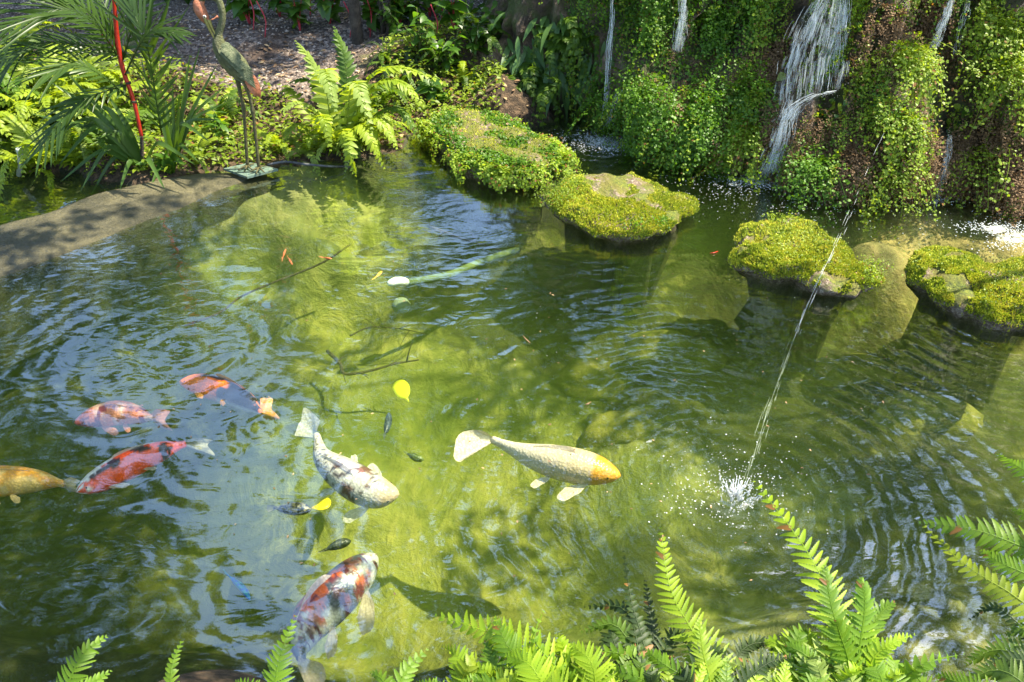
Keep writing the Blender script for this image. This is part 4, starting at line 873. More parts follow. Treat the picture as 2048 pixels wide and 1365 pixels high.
def koi(label, spine, z, wid, colf, fincol, tail, tailw=1.0, seed=0, pect=True, name='koi', cat='koi', tilt=0.0, pitch=0.0, mat=None, group=None, hk=1.05, finl=1.15, tailtwist=.6, dorsal=True):
    n = 90; m = 28
    C = cr([P(a, b, z) for a, b in spine], n); C[:, 2] += np.linspace(0, pitch, n)
    u = np.linspace(0, 1, n)
    prof = np.interp(u, [0, .015, .04, .09, .16, .25, .35, .45, .58, .72, .85, .94, 1], [.10, .26, .40, .60, .80, .94, 1.0, .98, .86, .62, .36, .23, .20])
    T = nrm(np.gradient(C, axis=0)); S = nrm(np.cross(T, [0, 0, 1])); Nn = np.cross(S, T)
    cr_, sr_ = math.cos(tilt), math.sin(tilt); S2, N2 = S*cr_+Nn*sr_, -S*sr_+Nn*cr_
    a = np.linspace(0, 2*math.pi, m, endpoint=False); ca, sa = np.cos(a), np.sin(a)
    w_ = wid/2*prof; h_ = wid/2*hk*prof*np.interp(u, [0, .1, .4, 1], [.8, .95, 1.05, 1.35])
    V = C[:, None]+S2[:, None]*(ca[None, :, None]*w_[:, None, None])+N2[:, None]*((np.sign(sa)*np.abs(sa)**.9)[None, :, None]*h_[:, None, None])
    uu = np.repeat(u, m); aa = np.tile(a, n); col = colf(uu, np.sin(aa), np.cos(aa), uu*4.2, np.tile(ca, n)*.8)
    V = np.vstack([V.reshape(-1, 3), C[0]-T[0]*wid*.03, C[-1]+T[-1]*.001]); col = np.vstack([col, col[0], col[-1]])
    i = np.arange(n-1)[:, None]*m; j = np.arange(m)[None]; Q = np.stack([i+j, i+(j+1) % m, i+m+(j+1) % m, i+m+j], -1).reshape(-1, 4)
    Tt = [(n*m, (q+1) % m, q) for q in range(m)]+[(n*m+1, (n-1)*m+q, (n-1)*m+(q+1) % m) for q in range(m)]
    e = empty(name, tuple(C[n//2]), label, cat, group); mb = MB(); mb.add(V, Tt, Q, col); mk('body', mb, mat or M_FISH, e)
    L = np.linalg.norm(np.diff(C, axis=0), axis=1).sum()
    def fan(root, outer, fc, k=10, wave=.12, nr=8):
        """fin membrane between root segment (2 pts) and an outer edge curve"""
        O = cr(outer, k*2); R0 = np.array(root[0]); R1_ = np.array(root[1]); R = R0+(R1_-R0)*np.linspace(0, 1, k*2)[:, None]; rows = []
        cc = []; rr = np.random.default_rng(seed)
        for q in np.linspace(0, 1, nr):
            row = R*(1-q)+O*q; row = row+np.array([0, 0, 1])*(np.sin(np.arange(k*2)*1.5)*wave*L*.03*q)[:, None]
            if q == 1: row = row+nrm(O-R)*(rr.uniform(-.02, .02, (k*2, 1))*L*.3)
            rows.append(row); st = (.8+.2*(np.arange(k*2) % 2))[:, None]; cc.append(np.array(fc if not callable(fc) else fc(q))*st*np.ones((k*2, 3)))
        R = np.array(rows); w2 = k*2; ii = (np.arange(nr-1)[:, None]*w2+np.arange(w2-1)[None]).ravel()
        mb = MB(); mb.add(R.reshape(-1, 3), None, np.stack([ii, ii+1, ii+w2+1, ii+w2], 1), np.array(cc).reshape(-1, 3)); return mb
    tp = [P(a, b, z+pitch+dz) for a, b, dz in tail]; up_d = N2[-1]; hw = wid*.11
    mb = fan((C[-1]+up_d*hw+S2[-1]*.0-T[-1]*.01, C[-1]-up_d*hw-T[-1]*.01), tp, fincol, 9); mk('tail_fin', mb, M_FIN, e)
    if pect:
        for sd in (-1, 1):
            for nm, u0, ln, wd in (('pectoral_fin', .24, .62, .34), ('pelvic_fin', .52, .42, .26)):
                k = int(u0*n); c0 = Vector(C[k]+S2[k]*sd*w_[k]*.85-N2[k]*h_[k]*.45); c1 = c0+Vector(T[k])*wid*wd*.5; dr = Vector(nrm((S2[k]*sd*.85+T[k]*.75-Nn[k]*.25)[None])[0]); l = wid*ln*finl
                sd2 = Vector(T[k])
                outer = [c0+dr*l*.5-sd2*l*.12, c0+dr*l*1.0, c0+dr*l*.9+sd2*l*.35, c1+dr*l*.4+sd2*l*.28]
                mk(nm, fan((c0, c1), outer, fincol, 6), M_FIN, e)
    if dorsal:
        k0, k1 = int(.36*n), int(.68*n); c0, c1 = C[k0]+N2[k0]*h_[k0]*.93, C[k1]+N2[k1]*h_[k1]*.93; km = (k0+k1)//2; cm_ = C[km]+N2[km]*h_[km]*.9
        lean = S2[km]*wid*.08; o = [c0+N2[k0]*wid*.05, C[k0+4]+N2[k0]*(h_[k0]+wid*.14)+lean, cm_+N2[km]*wid*.16+lean, c1+N2[k1]*wid*.08]
        R = [C[k]+N2[k]*h_[k]*.9 for k in range(k0, k1+1)]; O = cr(o, len(R)); mbd = MB(); kk = len(R); cc = np.tile(np.array(fincol if not callable(fincol) else fincol(.3)), (2*kk, 1)); q = np.arange(kk-1)
        mbd.add(np.vstack([np.array(R), O]), None, np.stack([q, q+1, q+kk+1, q+kk], 1), cc); mk('dorsal_fin', mbd, M_FIN, e)
    if name == 'koi':
        for sd in (-1, 1):
            k = int(.095*n); c = Vector(C[k]+S2[k]*sd*w_[k]*.86+N2[k]*h_[k]*.25); mb = MB(); r_ = wid*.05; d_ = Vector(S2[k])*sd
            tube(mb, [c-d_*r_, c, c+d_*r_*.6, c+d_*r_*.8], [r_*.7, r_, r_*.7, r_*.1], 10); mk('eye', mb, m_blk, e)
            c = Vector(C[2]+S2[2]*sd*w_[2]); mb = MB(); tube(mb, cr([c, c+d_*wid*.06-Vector(T[0])*wid*.02, c+d_*wid*.1+Vector(T[0])*wid*.05], 5), np.linspace(wid*.012, wid*.003, 5), 5); mk('barbel', mb, M_FISH, e) if False else None
    return e
def blend(c, c2, m): return c*(1-m[:, None])+np.array(c2)*m[:, None]
def sstep(a, b, x): return np.clip((x-a)/(b-a), 0, 1)
def base(n, c): return np.tile(np.array(c, float), (n, 1))
def c_orangeblack(u, s, c, x, y):
    k = base(len(u), (.90, .19, .008)); nf = nfield(1, 1.6)(x, y)
    blk = sstep(.50, .56, nf+.10*(c > .1)+.05*np.clip(u*3-1, 0, 1))*sstep(.22, .28, u); k = blend(k, (.02, .015, .01), blk)
    return blend(k, (.55, .50, .42), sstep(.2, .6, -s)*sstep(.35, .5, u))
def c_pink(u, s, c, x, y):
    nf = nfield(2, 1.8)(x, y); k = blend(base(len(u), (.88, .27, .12)), (.88, .50, .36), sstep(.45, .6, nf)); k = blend(k, (.75, .12, .08), sstep(.22, .05, u)); return blend(k, (.3, .05, .05), sstep(.62, .66, nfield(3, 3)(x, y)))
def c_redwhite(u, s, c, x, y):
    nf = nfield(4, 1.5)(x, y); k = blend(base(len(u), (.80, .74, .66)), (.85, .085, .008), sstep(.40, .44, nf+.25*sstep(.35, .5, u)+.15*(c < -.3)-.25*sstep(.2, .05, u)))
    return blend(k, (.04, .02, .02), sstep(.60, .64, nfield(5, 2.6)(x, y)+.05*(s > .2)))
def c_yellow(u, s, c, x, y):
    nf = nfield(6, 3)(x, y); return blend(base(len(u), (.75, .33, .02)), (.85, .55, .16), sstep(.4, .6, nf))
def c_spotted(u, s, c, x, y):
    k = blend(base(len(u), (.52, .49, .43)), (.48, .33, .19), sstep(.2, .12, u)*.7); a = nfield(8, 4.5)(x, y); b = nfield(9, 2.0)(x, y)
    k = blend(k, (.09, .07, .08), sstep(.57, .61, nfield(8, 9.0)(x, y)*.75+.25*a)*sstep(.16, .2, u)); return blend(k, (.16, .08, .06), sstep(.60, .63, b)*sstep(.22, .26, u)*sstep(.62, .5, u))
def c_white(u, s, c, x, y):
    k = blend(base(len(u), (.58, .45, .28)), (.72, .62, .50), sstep(.35, .8, u)); return blend(k, (.72, .33, .04), sstep(.235, .20, u+.02*(nfield(10, 4)(x, y)-.5)))
def c_calico(u, s, c, x, y):
    a = nfield(11, 2.2)(x, y); k = blend(base(len(u), (.52, .52, .42)), (.07, .08, .08), sstep(.44, .56, a+.12*(s > .2)-.25*sstep(.17, .1, u))); r_ = sstep(.42, .52, nfield(12, 3.6)(x, y)+.25*np.exp(-((c-.15)/.5)**2)*np.exp(-((u-.45)/.18)**2)-.12)
    k = blend(k, (.52, .10, .015), r_*sstep(-.1, .2, s)*np.exp(-((u-.45)/.25)**4)); return blend(k, (.12, .03, .03), sstep(.62, .65, nfield(13, 5)(x, y)))
koi('orange and black koi with a fanned golden tail, left of the centre', [(360,764),(405,770),(455,785),(500,808),(522,824)], -.055, .105, c_orangeblack, lambda q: (.62, .28, .06), [(520,798,.04),(545,797,.02),(543,818,0),(560,838,-.02),(530,840,-.05)], seed=1, tilt=.5)
koi('faded pink koi swimming left under the blue sky reflection', [(150,846),(200,832),(245,826),(285,832),(305,836)], -.085, .105, c_pink, (.70, .30, .22), [(312,818,.04),(340,822,.02),(330,842,0),(345,862,-.02),(318,854,-.04)], seed=2, tilt=-.2)
koi('long red and white koi with black flecks, pointing down-left at the yellow one', [(153,984),(205,958),(270,924),(330,900),(372,888)], -.055, .105, c_redwhite, (.50, .46, .30), [(385,876,.03),(425,880,.02),(415,890,0),(430,912,-.02),(390,900,-.04)], seed=3, tilt=.3)
koi('golden yellow koi cut by the left edge, its tail meeting the red and white koi', [(-95,985),(-40,968),(20,962),(85,962),(128,968)], -.065, .115, c_yellow, (.72, .52, .20), [(140,955,.03),(160,962,.02),(150,972,0),(162,985,-.02),(138,982,-.04)], seed=4)
koi('white koi speckled with black and grey, curving with its head to the right', [(797,989),(745,982),(690,952),(648,918),(634,872)], -.075, .145, c_spotted, (.55, .54, .48), [(640,842,.05),(610,815,.03),(600,845,.0),(590,872,-.02),(622,876,-.04)], seed=5, tilt=.35)
koi('large cream white koi with an orange head, its long tail swept back to the left', [(1240,952),(1180,938),(1115,925),(1050,908),(985,880)], -.095, .138, c_white, (.74, .62, .50), [(970,864,.05),(940,860,.04),(914,876,.02),(908,918,-.01),(924,922,-.02),(944,893,-.02),(975,883,-.03)], seed=6, tilt=.1, finl=1.4)
koi('grey, black and rusty red scaled koi rising towards the bottom ferns', [(752,1110),(715,1148),(668,1196),(620,1245),(600,1290),(602,1318)], -.075, .145, c_calico, (.42, .36, .27), [(595,1330,.03),(615,1372,.03),(650,1362,.0),(645,1330,-.02),(615,1318,-.03)], seed=7, tilt=-.25, finl=1.7)
def plain(c1, c2, sc_=5, sd=20): return lambda u, s, c, x, y: blend(base(len(u), c1), c2, sstep(.45, .55, nfield(sd, sc_)(x, y)))
def small(label, sp, wid, c1, c2, fc, tail, z=-.09, seed=0, **k): return koi(label, sp, z, wid, plain(c1, c2, 4, 20+seed), fc, tail, seed=seed, name='small_fish', cat='fish', pect=False, **k)
small('small slate blue fish pointing up, below the yellow leaf', [(778,826),(777,842),(773,860),(770,868)], .032, (.03, .045, .06), (.06, .09, .11), (.06, .08, .08), [(766,868,.01),(768,880,0),(773,869,0)], seed=1)
small('small black and olive mottled fish left of the bright yellow bottom leaf', [(622,1020),(598,1018),(570,1018),(548,1016)], .050, (.015, .015, .01), (.20, .18, .08), (.10, .10, .05), [(548,1010,.01),(534,1012,0),(536,1024,0),(548,1021,-.01)], seed=2, tilt=.6)
small('small plain dark fish just above the rusty red koi', [(702,1082),(685,1087),(665,1094),(650,1101)], .034, (.02, .03, .015), (.05, .06, .03), (.05, .06, .03), [(650,1097,.01),(634,1106,0),(650,1104,0)], seed=3)
small('small olive fish left of the large cream koi tail', [(848,920),(835,917),(822,911),(815,908)], .030, (.06, .09, .02), (.14, .18, .05), (.12, .15, .05), [(815,905,0),(806,903,0),(814,911,0)], z=-.13, seed=4)
small('slender bright blue fish near the bottom left of the rusty red koi', [(500,1200),(488,1180),(470,1163),(455,1150)], .022, (.02, .13, .55), (.04, .30, .30), (.06, .3, .25), [(455,1147,0),(446,1138,0),(452,1151,0)], z=-.05, seed=5)
small('tiny orange-yellow fish above the submerged nozzle', [(764,543),(758,549),(750,556)], .016, (.85, .45, .02), (.9, .5, .05), (.8, .5, .1), [(750,554,0),(743,560,0),(750,558,0)], z=-.06, seed=6)
for i, (a, lb) in enumerate([([(664,518),(655,517),(646,515)], 'tiny red fish in the middle distance, nearest the reflection of the statue'), ([(572,498),(568,508),(566,516)], 'tiny pale red fish farthest to the left over the sandy shelf'), ([(585,530),(580,522),(577,516)], 'tiny dull red fish over the sandy shelf, left of the other red one')]):
    small(lb, a, .012, (.6, .12, .06), (.7, .2, .1), (.6, .2, .1), [(a[2][0]-3, a[2][1]-2, 0), (2*a[2][0]-a[1][0], 2*a[2][1]-a[1][1], 0), (a[2][0], a[2][1]+2, 0)], z=-.07, seed=30+i)
# leaves in and on the water
m_yl = leaf_mat('yellow_fallen_leaf', (.32, .42, .01), (.42, .50, .02), .3, .4)
def flat_leaf(px, py, z, outline, mat, label, cat='leaf', name='fallen_leaf'):
    c = P(px, py, z); O = cr([P(px+a, py+b, z) for a, b in outline+[outline[0]]], 25)[:-1]; mb = MB(); V = np.vstack([np.array(c)+[0, 0, .004], np.array(c)+(O-np.array(c))*.6+[0, 0, .003], O, O-[0, 0, .0015]]); n = 24
    T = [(0, 1+k, 1+(k+1) % n) for k in range(n)]; Q = [(1+k, 1+n+k, 1+n+(k+1) % n, 1+(k+1) % n) for k in range(n)]+[(1+n+k, 1+2*n+k, 1+2*n+(k+1) % n, 1+n+(k+1) % n) for k in range(n)]
    mb.add(V, T, Q); return mk(name, mb, mat, label=label, cat=cat)
flat_leaf(802, 780, .003, [(-18,-5),(-10,-17),(5,-20),(16,-10),(18,5),(14,14),(16,24),(8,18),(-8,12)], m_yl, 'bright yellow-green leaf floating at the centre of the pond')
flat_leaf(648, 1010, -.04, [(-26,6),(-12,-2),(-2,-10),(8,-14),(14,-6),(10,4),(0,9),(-12,10)], leaf_mat('gold_leaf', (.7, .6, .01), (.75, .62, .03), .3, .4), 'golden yellow leaf just under the water by the mottled small fish')
for i, (a, b, lb) in enumerate([((1046,672), (1060,686), 'thin pale twig floating below the middle of the picture top'), ((1170,810), (1182,804), 'tiny brown straw floating left of the falling jet'), ((1420,507), (1436,503), 'reddish sliver of leaf floating between the second and third stepping stones')]):
    mb = MB(); tube(mb, [P(*a, .004), P((a[0]+b[0])/2, (a[1]+b[1])/2+1, .006), P(*b, .004)], [.002, .0035, .002], 6); mk('floating_twig', mb, [m_lit, m_lit, M_REDSTEM][i], label=lb, cat='twig')
rr = np.random.default_rng(8); mb = MB()
for k in range(130):
    p = P(rr.uniform(300, 1800), rr.uniform(480, 1200), .003); a = rr.uniform(0, 6.28); mb.add(rot_to(LV*rr.uniform(.006, .018), (math.cos(a), math.sin(a), 0), (0, 0, 1))+np.array(p), None, LQ)
mk('floating_debris', mb, m_lit, kind='stuff', label='specks of dry leaf and seeds floating over the pond')
# submerged pipe and nozzle
m_pipe = solid_mat('algae_pipe', [(.3, (.05, .08, .02)), (.6, (.12, .17, .06)), (.8, (.2, .24, .1))], 14, bdist=.01)
e = empty('submerged_hose', tuple(P(900, 550, -.2)), 'algae covered hose under water ending in a pale nozzle near the pond centre', 'hose')
mb = MB(); tube(mb, cr([P(812,566,-.16), P(860,558,-.18), P(905,548,-.18), P(960,525,-.2), P(1035,500,-.22)], 30), .022, 12); mk('pipe', mb, m_pipe, e)
mb = MB(); tube(mb, cr([P(815,565,-.12), P(795,563,-.09), P(776,568,-.07)], 8), [.018, .025, .027, .025, .026, .024, .021, .008], 12); mk('nozzle', mb, solid_mat('pale_nozzle', [(.35, (.55, .50, .2)), (.5, (.7, .7, .6)), (.7, (.3, .5, .5))], 20, bdist=.003), e)
e2 = P(802, 606, -.34); mb = MB(); tube(mb, [e2-Vector((0, 0, .05)), e2-Vector((0, 0, .02)), e2+Vector((0, 0, .015)), e2+Vector((0, 0, .022))], [.045, .058, .04, .01], 16); mk('submerged_lamp', mb, solid_mat('grey_lamp', [(.3, (.10, .14, .08)), (.7, (.25, .30, .22))], 15), label='round grey underwater lamp on the bed below the pale nozzle', cat='lamp')
mb = MB(); tube(mb, cr([P(370,652,-.2), P(440,625,-.22), P(480,595,-.24), P(540,568,-.25), P(640,528,-.2), P(700,490,-.12)], 40), .006, 6); mk('submerged_cable', mb, M_BARK, label='thin black cable lying on the bed below the sandy shelf', cat='cable')
def branch(a, lb, r0, z, seed, tw=6):
    C = cr([P(x, y, z) for x, y in a], 30); mb = MB(); tube(mb, C, np.linspace(r0, r0*.4, 30), 7); rr = np.random.default_rng(seed)
    for k in range(tw):
        q = C[rr.integers(3, 28)]; d = rr.normal(0, 1, 3)*[1, 1, .3]; d = nrm(d[None])[0]*rr.uniform(.05, .16); tube(mb, cr([q, q+d*.5+[0, 0, .01], q+d], 6), np.linspace(r0*.5, r0*.15, 6), 5)
    mk('sunken_branch', mb, M_BARK, label=lb, cat='branch')
branch([(655,703),(680,728),(690,748),(740,742),(790,728),(838,720)], 'dark sunken branch with twigs above the floating yellow leaf', .011, -.42, 1, 7)
branch([(700,672),(740,655),(800,658),(850,668)], 'second sunken branch, slimmer, lying just beyond the first', .006, -.45, 2, 6)
branch([(860,455),(930,480),(1000,500)], 'sunken root near the fern covered stone, under the sky reflections', .016, -.2, 3, 5)
# submerged boulders
m_boul = solid_mat('algae_boulder', [(.3, (.05, .06, .015)), (.5, (.15, .15, .04)), (.7, (.30, .27, .09))], 6, bdist=.03)
def boulder(px, py, z, sx_, sy_, sz_, lb, seed):
    mb = MB(); a, b = 28, 16; V = []; c = np.array(P(px, py, z))
    for i in range(b+1):
        for j in range(a):
            th = math.pi*i/b; ph = 2*math.pi*j/a; d = np.array([math.sin(th)*math.cos(ph), math.sin(th)*math.sin(ph), math.cos(th)]); k = 1+.35*fbm(d[0]*1.3+seed, d[1]*1.3, d[2]*1.3, 4); V.append(c+d*k*[sx_, sy_, sz_])
    i = np.arange(b)[:, None]*a; j = np.arange(a)[None]; mb.add(V, None, np.stack([i+j, i+(j+1) % a, i+a+(j+1) % a, i+a+j], -1).reshape(-1, 4)[:, ::-1]); mk('boulder', mb, m_boul, label=lb, cat='boulder')
for i, a in enumerate([(1840,1330,-.22,.14,.20,.10,'submerged ochre boulder near the bottom right corner'),(1920,1290,-.22,.12,.16,.09,'submerged pale boulder right of the ochre one'),(1770,1365,-.25,.12,.12,.1,'submerged boulder behind the foreground ferns, bottom edge right'),
   (1250,870,-.75,.22,.16,.12,'sunken dark boulder beyond the orange headed koi'),(1180,760,-.75,.2,.15,.12,'sunken algae covered boulder below the second stepping stone'),(1340,705,-.6,.3,.14,.12,'long sunken boulder beneath the second stepping stone'),(1700,760,-.68,.28,.16,.12,'sunken boulder under the third stepping stone, right of the jet'),(1850,840,-.6,.26,.16,.12,'sunken boulder at the right below the last stepping stone')]): boulder(*a, i*3.3)
# ------------------------------------------------------------------ falling water
m_fw, t, out = NM('falling_water'); g = t.nodes.new('ShaderNodeNewGeometry'); pos = g.outputs['Position']
n = tex_noise(t, pos, 60, 3, .6, 0, (1, 1, .12)); n2 = tex_noise(t, pos, 14, 3, .6, 0, (1, 1, .3))
d = N_(t, 'ShaderNodeBsdfPrincipled', i_Roughness=.25); d.inputs['Base Color'].default_value = (.75, .80, .82, 1)
tl = t.nodes.new('ShaderNodeBsdfTranslucent'); tl.inputs[0].default_value = (.75, .8, .85, 1); a1 = t.nodes.new('ShaderNodeAddShader'); mx0 = t.nodes.new('ShaderNodeMixShader'); mx0.inputs[0].default_value = .5; t.links.new(d.outputs[0], mx0.inputs[1]); t.links.new(tl.outputs[0], mx0.inputs[2])
tr = t.nodes.new('ShaderNodeBsdfTransparent'); mx = t.nodes.new('ShaderNodeMixShader')
f = mth(t, 'MULTIPLY', ramp(t, n, [(.42, (0, 0, 0)), (.72, (1, 1, 1))]), ramp(t, n2, [(.35, (.15, .15, .15)), (.62, (1, 1, 1))])); f = mth(t, 'MULTIPLY', f, .75)
t.links.new(f, mx.inputs[0]); t.links.new(tr.outputs[0], mx.inputs[1]); t.links.new(mx0.outputs[0], mx.inputs[2]); t.links.new(mx.outputs[0], out.inputs[0])
m_foam, t, out = NM('white_foam'); p = N_(t, 'ShaderNodeBsdfPrincipled', i_Roughness=.2); p.inputs['Base Color'].default_value = (.75, .78, .78, 1)
tr = t.nodes.new('ShaderNodeBsdfTransparent'); mx = t.nodes.new('ShaderNodeMixShader'); mx.inputs[0].default_value = .6; t.links.new(tr.outputs[0], mx.inputs[1]); t.links.new(p.outputs[0], mx.inputs[2]); t.links.new(mx.outputs[0], out.inputs[0])
def wall_pt(px, py, off=.03):
    p, n = CH(px, py)
    w0 = P(px, py, 0)
    if p is None or p.z < 0: return np.array(w0)
    return np.array(p+n*off)
m_jet, t, out = NM('thin_water'); p = N_(t, 'ShaderNodeBsdfPrincipled', i_Roughness=.1); p.inputs['Base Color'].default_value = (.75, .80, .80, 1)
tr = t.nodes.new('ShaderNodeBsdfTransparent'); mx = t.nodes.new('ShaderNodeMixShader'); mx.inputs[0].default_value = .45; t.links.new(tr.outputs[0], mx.inputs[1]); t.links.new(p.outputs[0], mx.inputs[2]); t.links.new(mx.outputs[0], out.inputs[0])
def freep(pa):
    Ym = -.10+min(wall_pt(x, y, .05)[1] for x, y in pa if wall_pt(x, y)[2] > .02); Yb = P(*pa[-1], 0).y
    return [np.array(PY(x, y, Ym+(min(Ym, Yb)-Ym)*(i/(len(pa)-1)))) for i, (x, y) in enumerate(pa)]
def fall(label, paths, nstr, jit, rad, seed, ribbons=0, rw=.02, off=.04, free=False):
    rr = np.random.default_rng(seed); e = empty('waterfall', tuple(wall_pt(*paths[0][0])), label, 'waterfall'); BP = [cr(freep(pa) if free else [wall_pt(x, y, off+.03) for x, y in pa], 26) for pa in paths]
    for nm, cnt_, mk_ in (('water_strands', nstr, 0), ('water_sheets', ribbons, 1)):
        if not cnt_: continue
        mb = MB()
        for k in range(cnt_*2):
            pi_ = rr.integers(len(paths)); dx = rr.normal(0, jit)*.0033; a = rr.uniform(0, .92); b = a+rr.uniform(.07, .30); C0 = BP[pi_]+[dx, -abs(rr.normal(0, .008)), 0]+np.linspace(0, 1, 26)[:, None]*[rr.normal(0, jit*.0012), -.01, 0]; b = min(b, 1)
            C0 = C0+np.cumsum(rr.normal(0, .0026, (26, 3)), 0)*[1, .6, .3]; C0 = C0[int(a*25):max(int(b*25), int(a*25)+4)+1]
            if mk_ == 0: tube(mb, C0, .42*rad*rr.uniform(.5, 1.3)*np.sin(np.linspace(.3, 2.9, len(C0))), 4, up=(0, -1, 0), flat=.5, cap=False)
            else:
                w_ = rw*rr.uniform(.4, 1.6); kk = len(C0); V = np.concatenate([C0+[w_/2, 0, 0], C0+[0, -.006, 0], C0-[w_/2, 0, 0]]); q = np.arange(kk-1); mb.add(V, None, np.concatenate([np.stack([q, q+1, q+kk+1, q+kk], 1), np.stack([q+kk, q+kk+1, q+2*kk+1, q+2*kk], 1)]))
        mk(nm, mb, m_fw if mk_ else m_jet, e, kind='stuff')
    mb = MB()
    for k in range(nstr*4):
        pa = paths[rr.integers(len(paths))]; C0 = BP[rr.integers(len(BP))]; q = C0[rr.integers(26)]+rr.normal(0, 1, 3)*[jit*.004, .03, .03]; mb.add(tmpl*rr.uniform(.0008, .002)+q, tf)
    mk('droplets', mb, m_foam, e, kind='stuff'); return e
fall('wide white cascade spreading over the ledge at the upper right', [[(1690,-20),(1684,50),(1676,110),(1668,176)],[(1675,-20),(1660,50),(1645,110),(1634,184)],[(1660,-20),(1632,50),(1612,110),(1600,196)],[(1645,-10),(1610,50),(1588,115),(1572,210)],[(1615,45),(1598,90),(1580,140),(1568,200)],[(1672,40),(1664,90),(1652,130),(1650,180)]], 90, 9, .0032, 1, 110, .017, .05, True)
fall('steep white chute running down-left below the wide cascade', [[(1675,180),(1630,190),(1590,212),(1565,240)],[(1577,200),(1570,245),(1555,290),(1535,345)],[(1600,205),(1565,245),(1550,300),(1530,350)],[(1585,190),(1572,230),(1558,290),(1532,352)],[(1590,212),(1575,240),(1565,290),(1545,345)]], 130, 8, .0030, 2, 40, .012, .04, True)
fall('thin straight strand of water falling free left of the maidenhair mass', [[(1226,-10),(1222,60),(1214,150),(1206,262)]], 26, 1.6, .0035, 3, 8, .010, .12, True)
fall('small white spout at the left flank of the bulging rock', [[(1248,178),(1232,195),(1222,220),(1216,252)]], 34, 2.5, .0032, 4, 10, .015, .04, True)
fall('narrow shaded fall in the dark cleft at the top centre', [[(1368,-20),(1366,30),(1360,70),(1352,102)]], 44, 4, .0022, 5, 16, .02, .04, True)
fall('slanting bright chute at the top right in front of dark rock', [[(1905,-10),(1892,30),(1878,62),(1866,95)]], 50, 2, .003, 6, 12, .015, .04, True)
fall('pale trickle on the dark rock right of the slanting chute', [[(1938,0),(1930,30),(1915,70),(1908,110)]], 14, 2, .002, 7, 4, .01, .04, True)
fall('lower thin fall dropping into the water on the right', [[(1898,268),(1895,300),(1885,350),(1868,392)]], 34, 2, .0026, 8, 8, .012, .08, True)
fall('pair of short drips at the water edge right of the cascade foot', [[(1655,360),(1645,392)],[(1675,362),(1673,390)]], 14, 1.5, .002, 9)
# jet
J = cr([PY(1800, 195, P(1740, 395, 0).y-.25), PY(1740, 330, P(1740,400,0).y-.5), PY(1690, 450, 3.85), PY(1620, 600, 3.35), PY(1550, 780, 2.9), Vector(SPL)+Vector((.02, 0, 0))], 200)
rr = np.random.default_rng(4); mb = MB()
e = empty('water_jet', tuple(SPL), 'long thin broken jet of water arcing down to the splash', 'water jet'); mb = MB(); tube(mb, J[95:], .0006, 4); mk('stream', mb, m_jet, e); mb = MB()
for k in range(75):
    i0 = 70+int(125*rr.beta(1.5, 1.2)) if rr.random() < .93 else int(rr.integers(0, 80)); i0 = max(i0, 0); l = int(rr.integers(3, 10)); sp = .002+.010*(i0/200); C0 = J[i0:i0+l]+rr.normal(0, 1, 3)*sp
    tube(mb, C0, .0007*np.sin(np.linspace(.2, 2.9, len(C0))), 4, cap=False)
mk('drops', mb, m_jet, e, kind='stuff')
# splash
e = empty('splash', tuple(SPL), 'white splash where the thin jet hits the pond', 'splash'); mb = MB()
for k in range(80):
    a = rr.uniform(0, 6.28); rd_ = abs(rr.normal(0, .045)); hh = rr.uniform(.005, .06)*math.exp(-rd_*6); p = np.array(SPL)+[math.cos(a)*rd_, math.sin(a)*rd_, 0]; o = np.array([math.cos(a), math.sin(a), 0])*rr.uniform(.2, .7)
    tube(mb, cr([p, p+o*hh*.6+[0, 0, hh*.8], p+o*hh+[0, 0, hh]], 6), [.004, .0025, .0014, .001, .0022, .0006], 5)
mk('splash_crown', mb, m_foam, e); mb = MB()
oct_ = lambda c, s: mb.add(tmpl*s+c, tf)
for k in range(420):
    a = rr.uniform(0, 6.28); rd_ = abs(rr.normal(0, .15))+.01; oct_(np.array(SPL)+[math.cos(a)*rd_*1.2-.03, math.sin(a)*rd_+.02, rr.exponential(.03)], rr.uniform(.0010, .0028))
mk('droplets', mb, m_foam, e, kind='stuff')
# bubbles and foam
mb = MB(); FO = [(1190,282,40,12,500,.006),(1230,292,22,8,160,.008),(1150,270,36,8,60,.004),(1525,358,26,9,380,.007),(1480,362,45,14,240,.005),(1420,380,80,25,130,.004),(1500,400,110,25,160,.004),(1600,415,90,15,120,.004),(1870,398,30,6,200,.006),(1800,405,80,8,120,.004),(1990,455,45,7,320,.0055),(2035,470,25,14,260,.0055),(2020,490,30,8,150,.005),(1900,440,110,25,120,.0035),(1660,395,40,6,80,.004),(1330,340,120,30,90,.003),(1480,960,75,45,90,.004),(1420,1000,60,30,60,.0035),(1500,640,330,180,160,.0022)]
for x, y, sx_, sy_, n, s in FO:
    for k in range(n):
        p = P(x+rr.normal(0, sx_), y+rr.normal(0, sy_), 0); 
        if 1140 < proj(p)[0] < 2048+200 or True: mb.add(tmpl*[1, 1, .5]*s*rr.uniform(.4, 1.2)+np.array(p)+[0, 0, .0005], tf)
mk('foam_bubbles', mb, m_foam, kind='stuff', label='white bubbles and foam drifting on the water below the falls')
mb = MB()
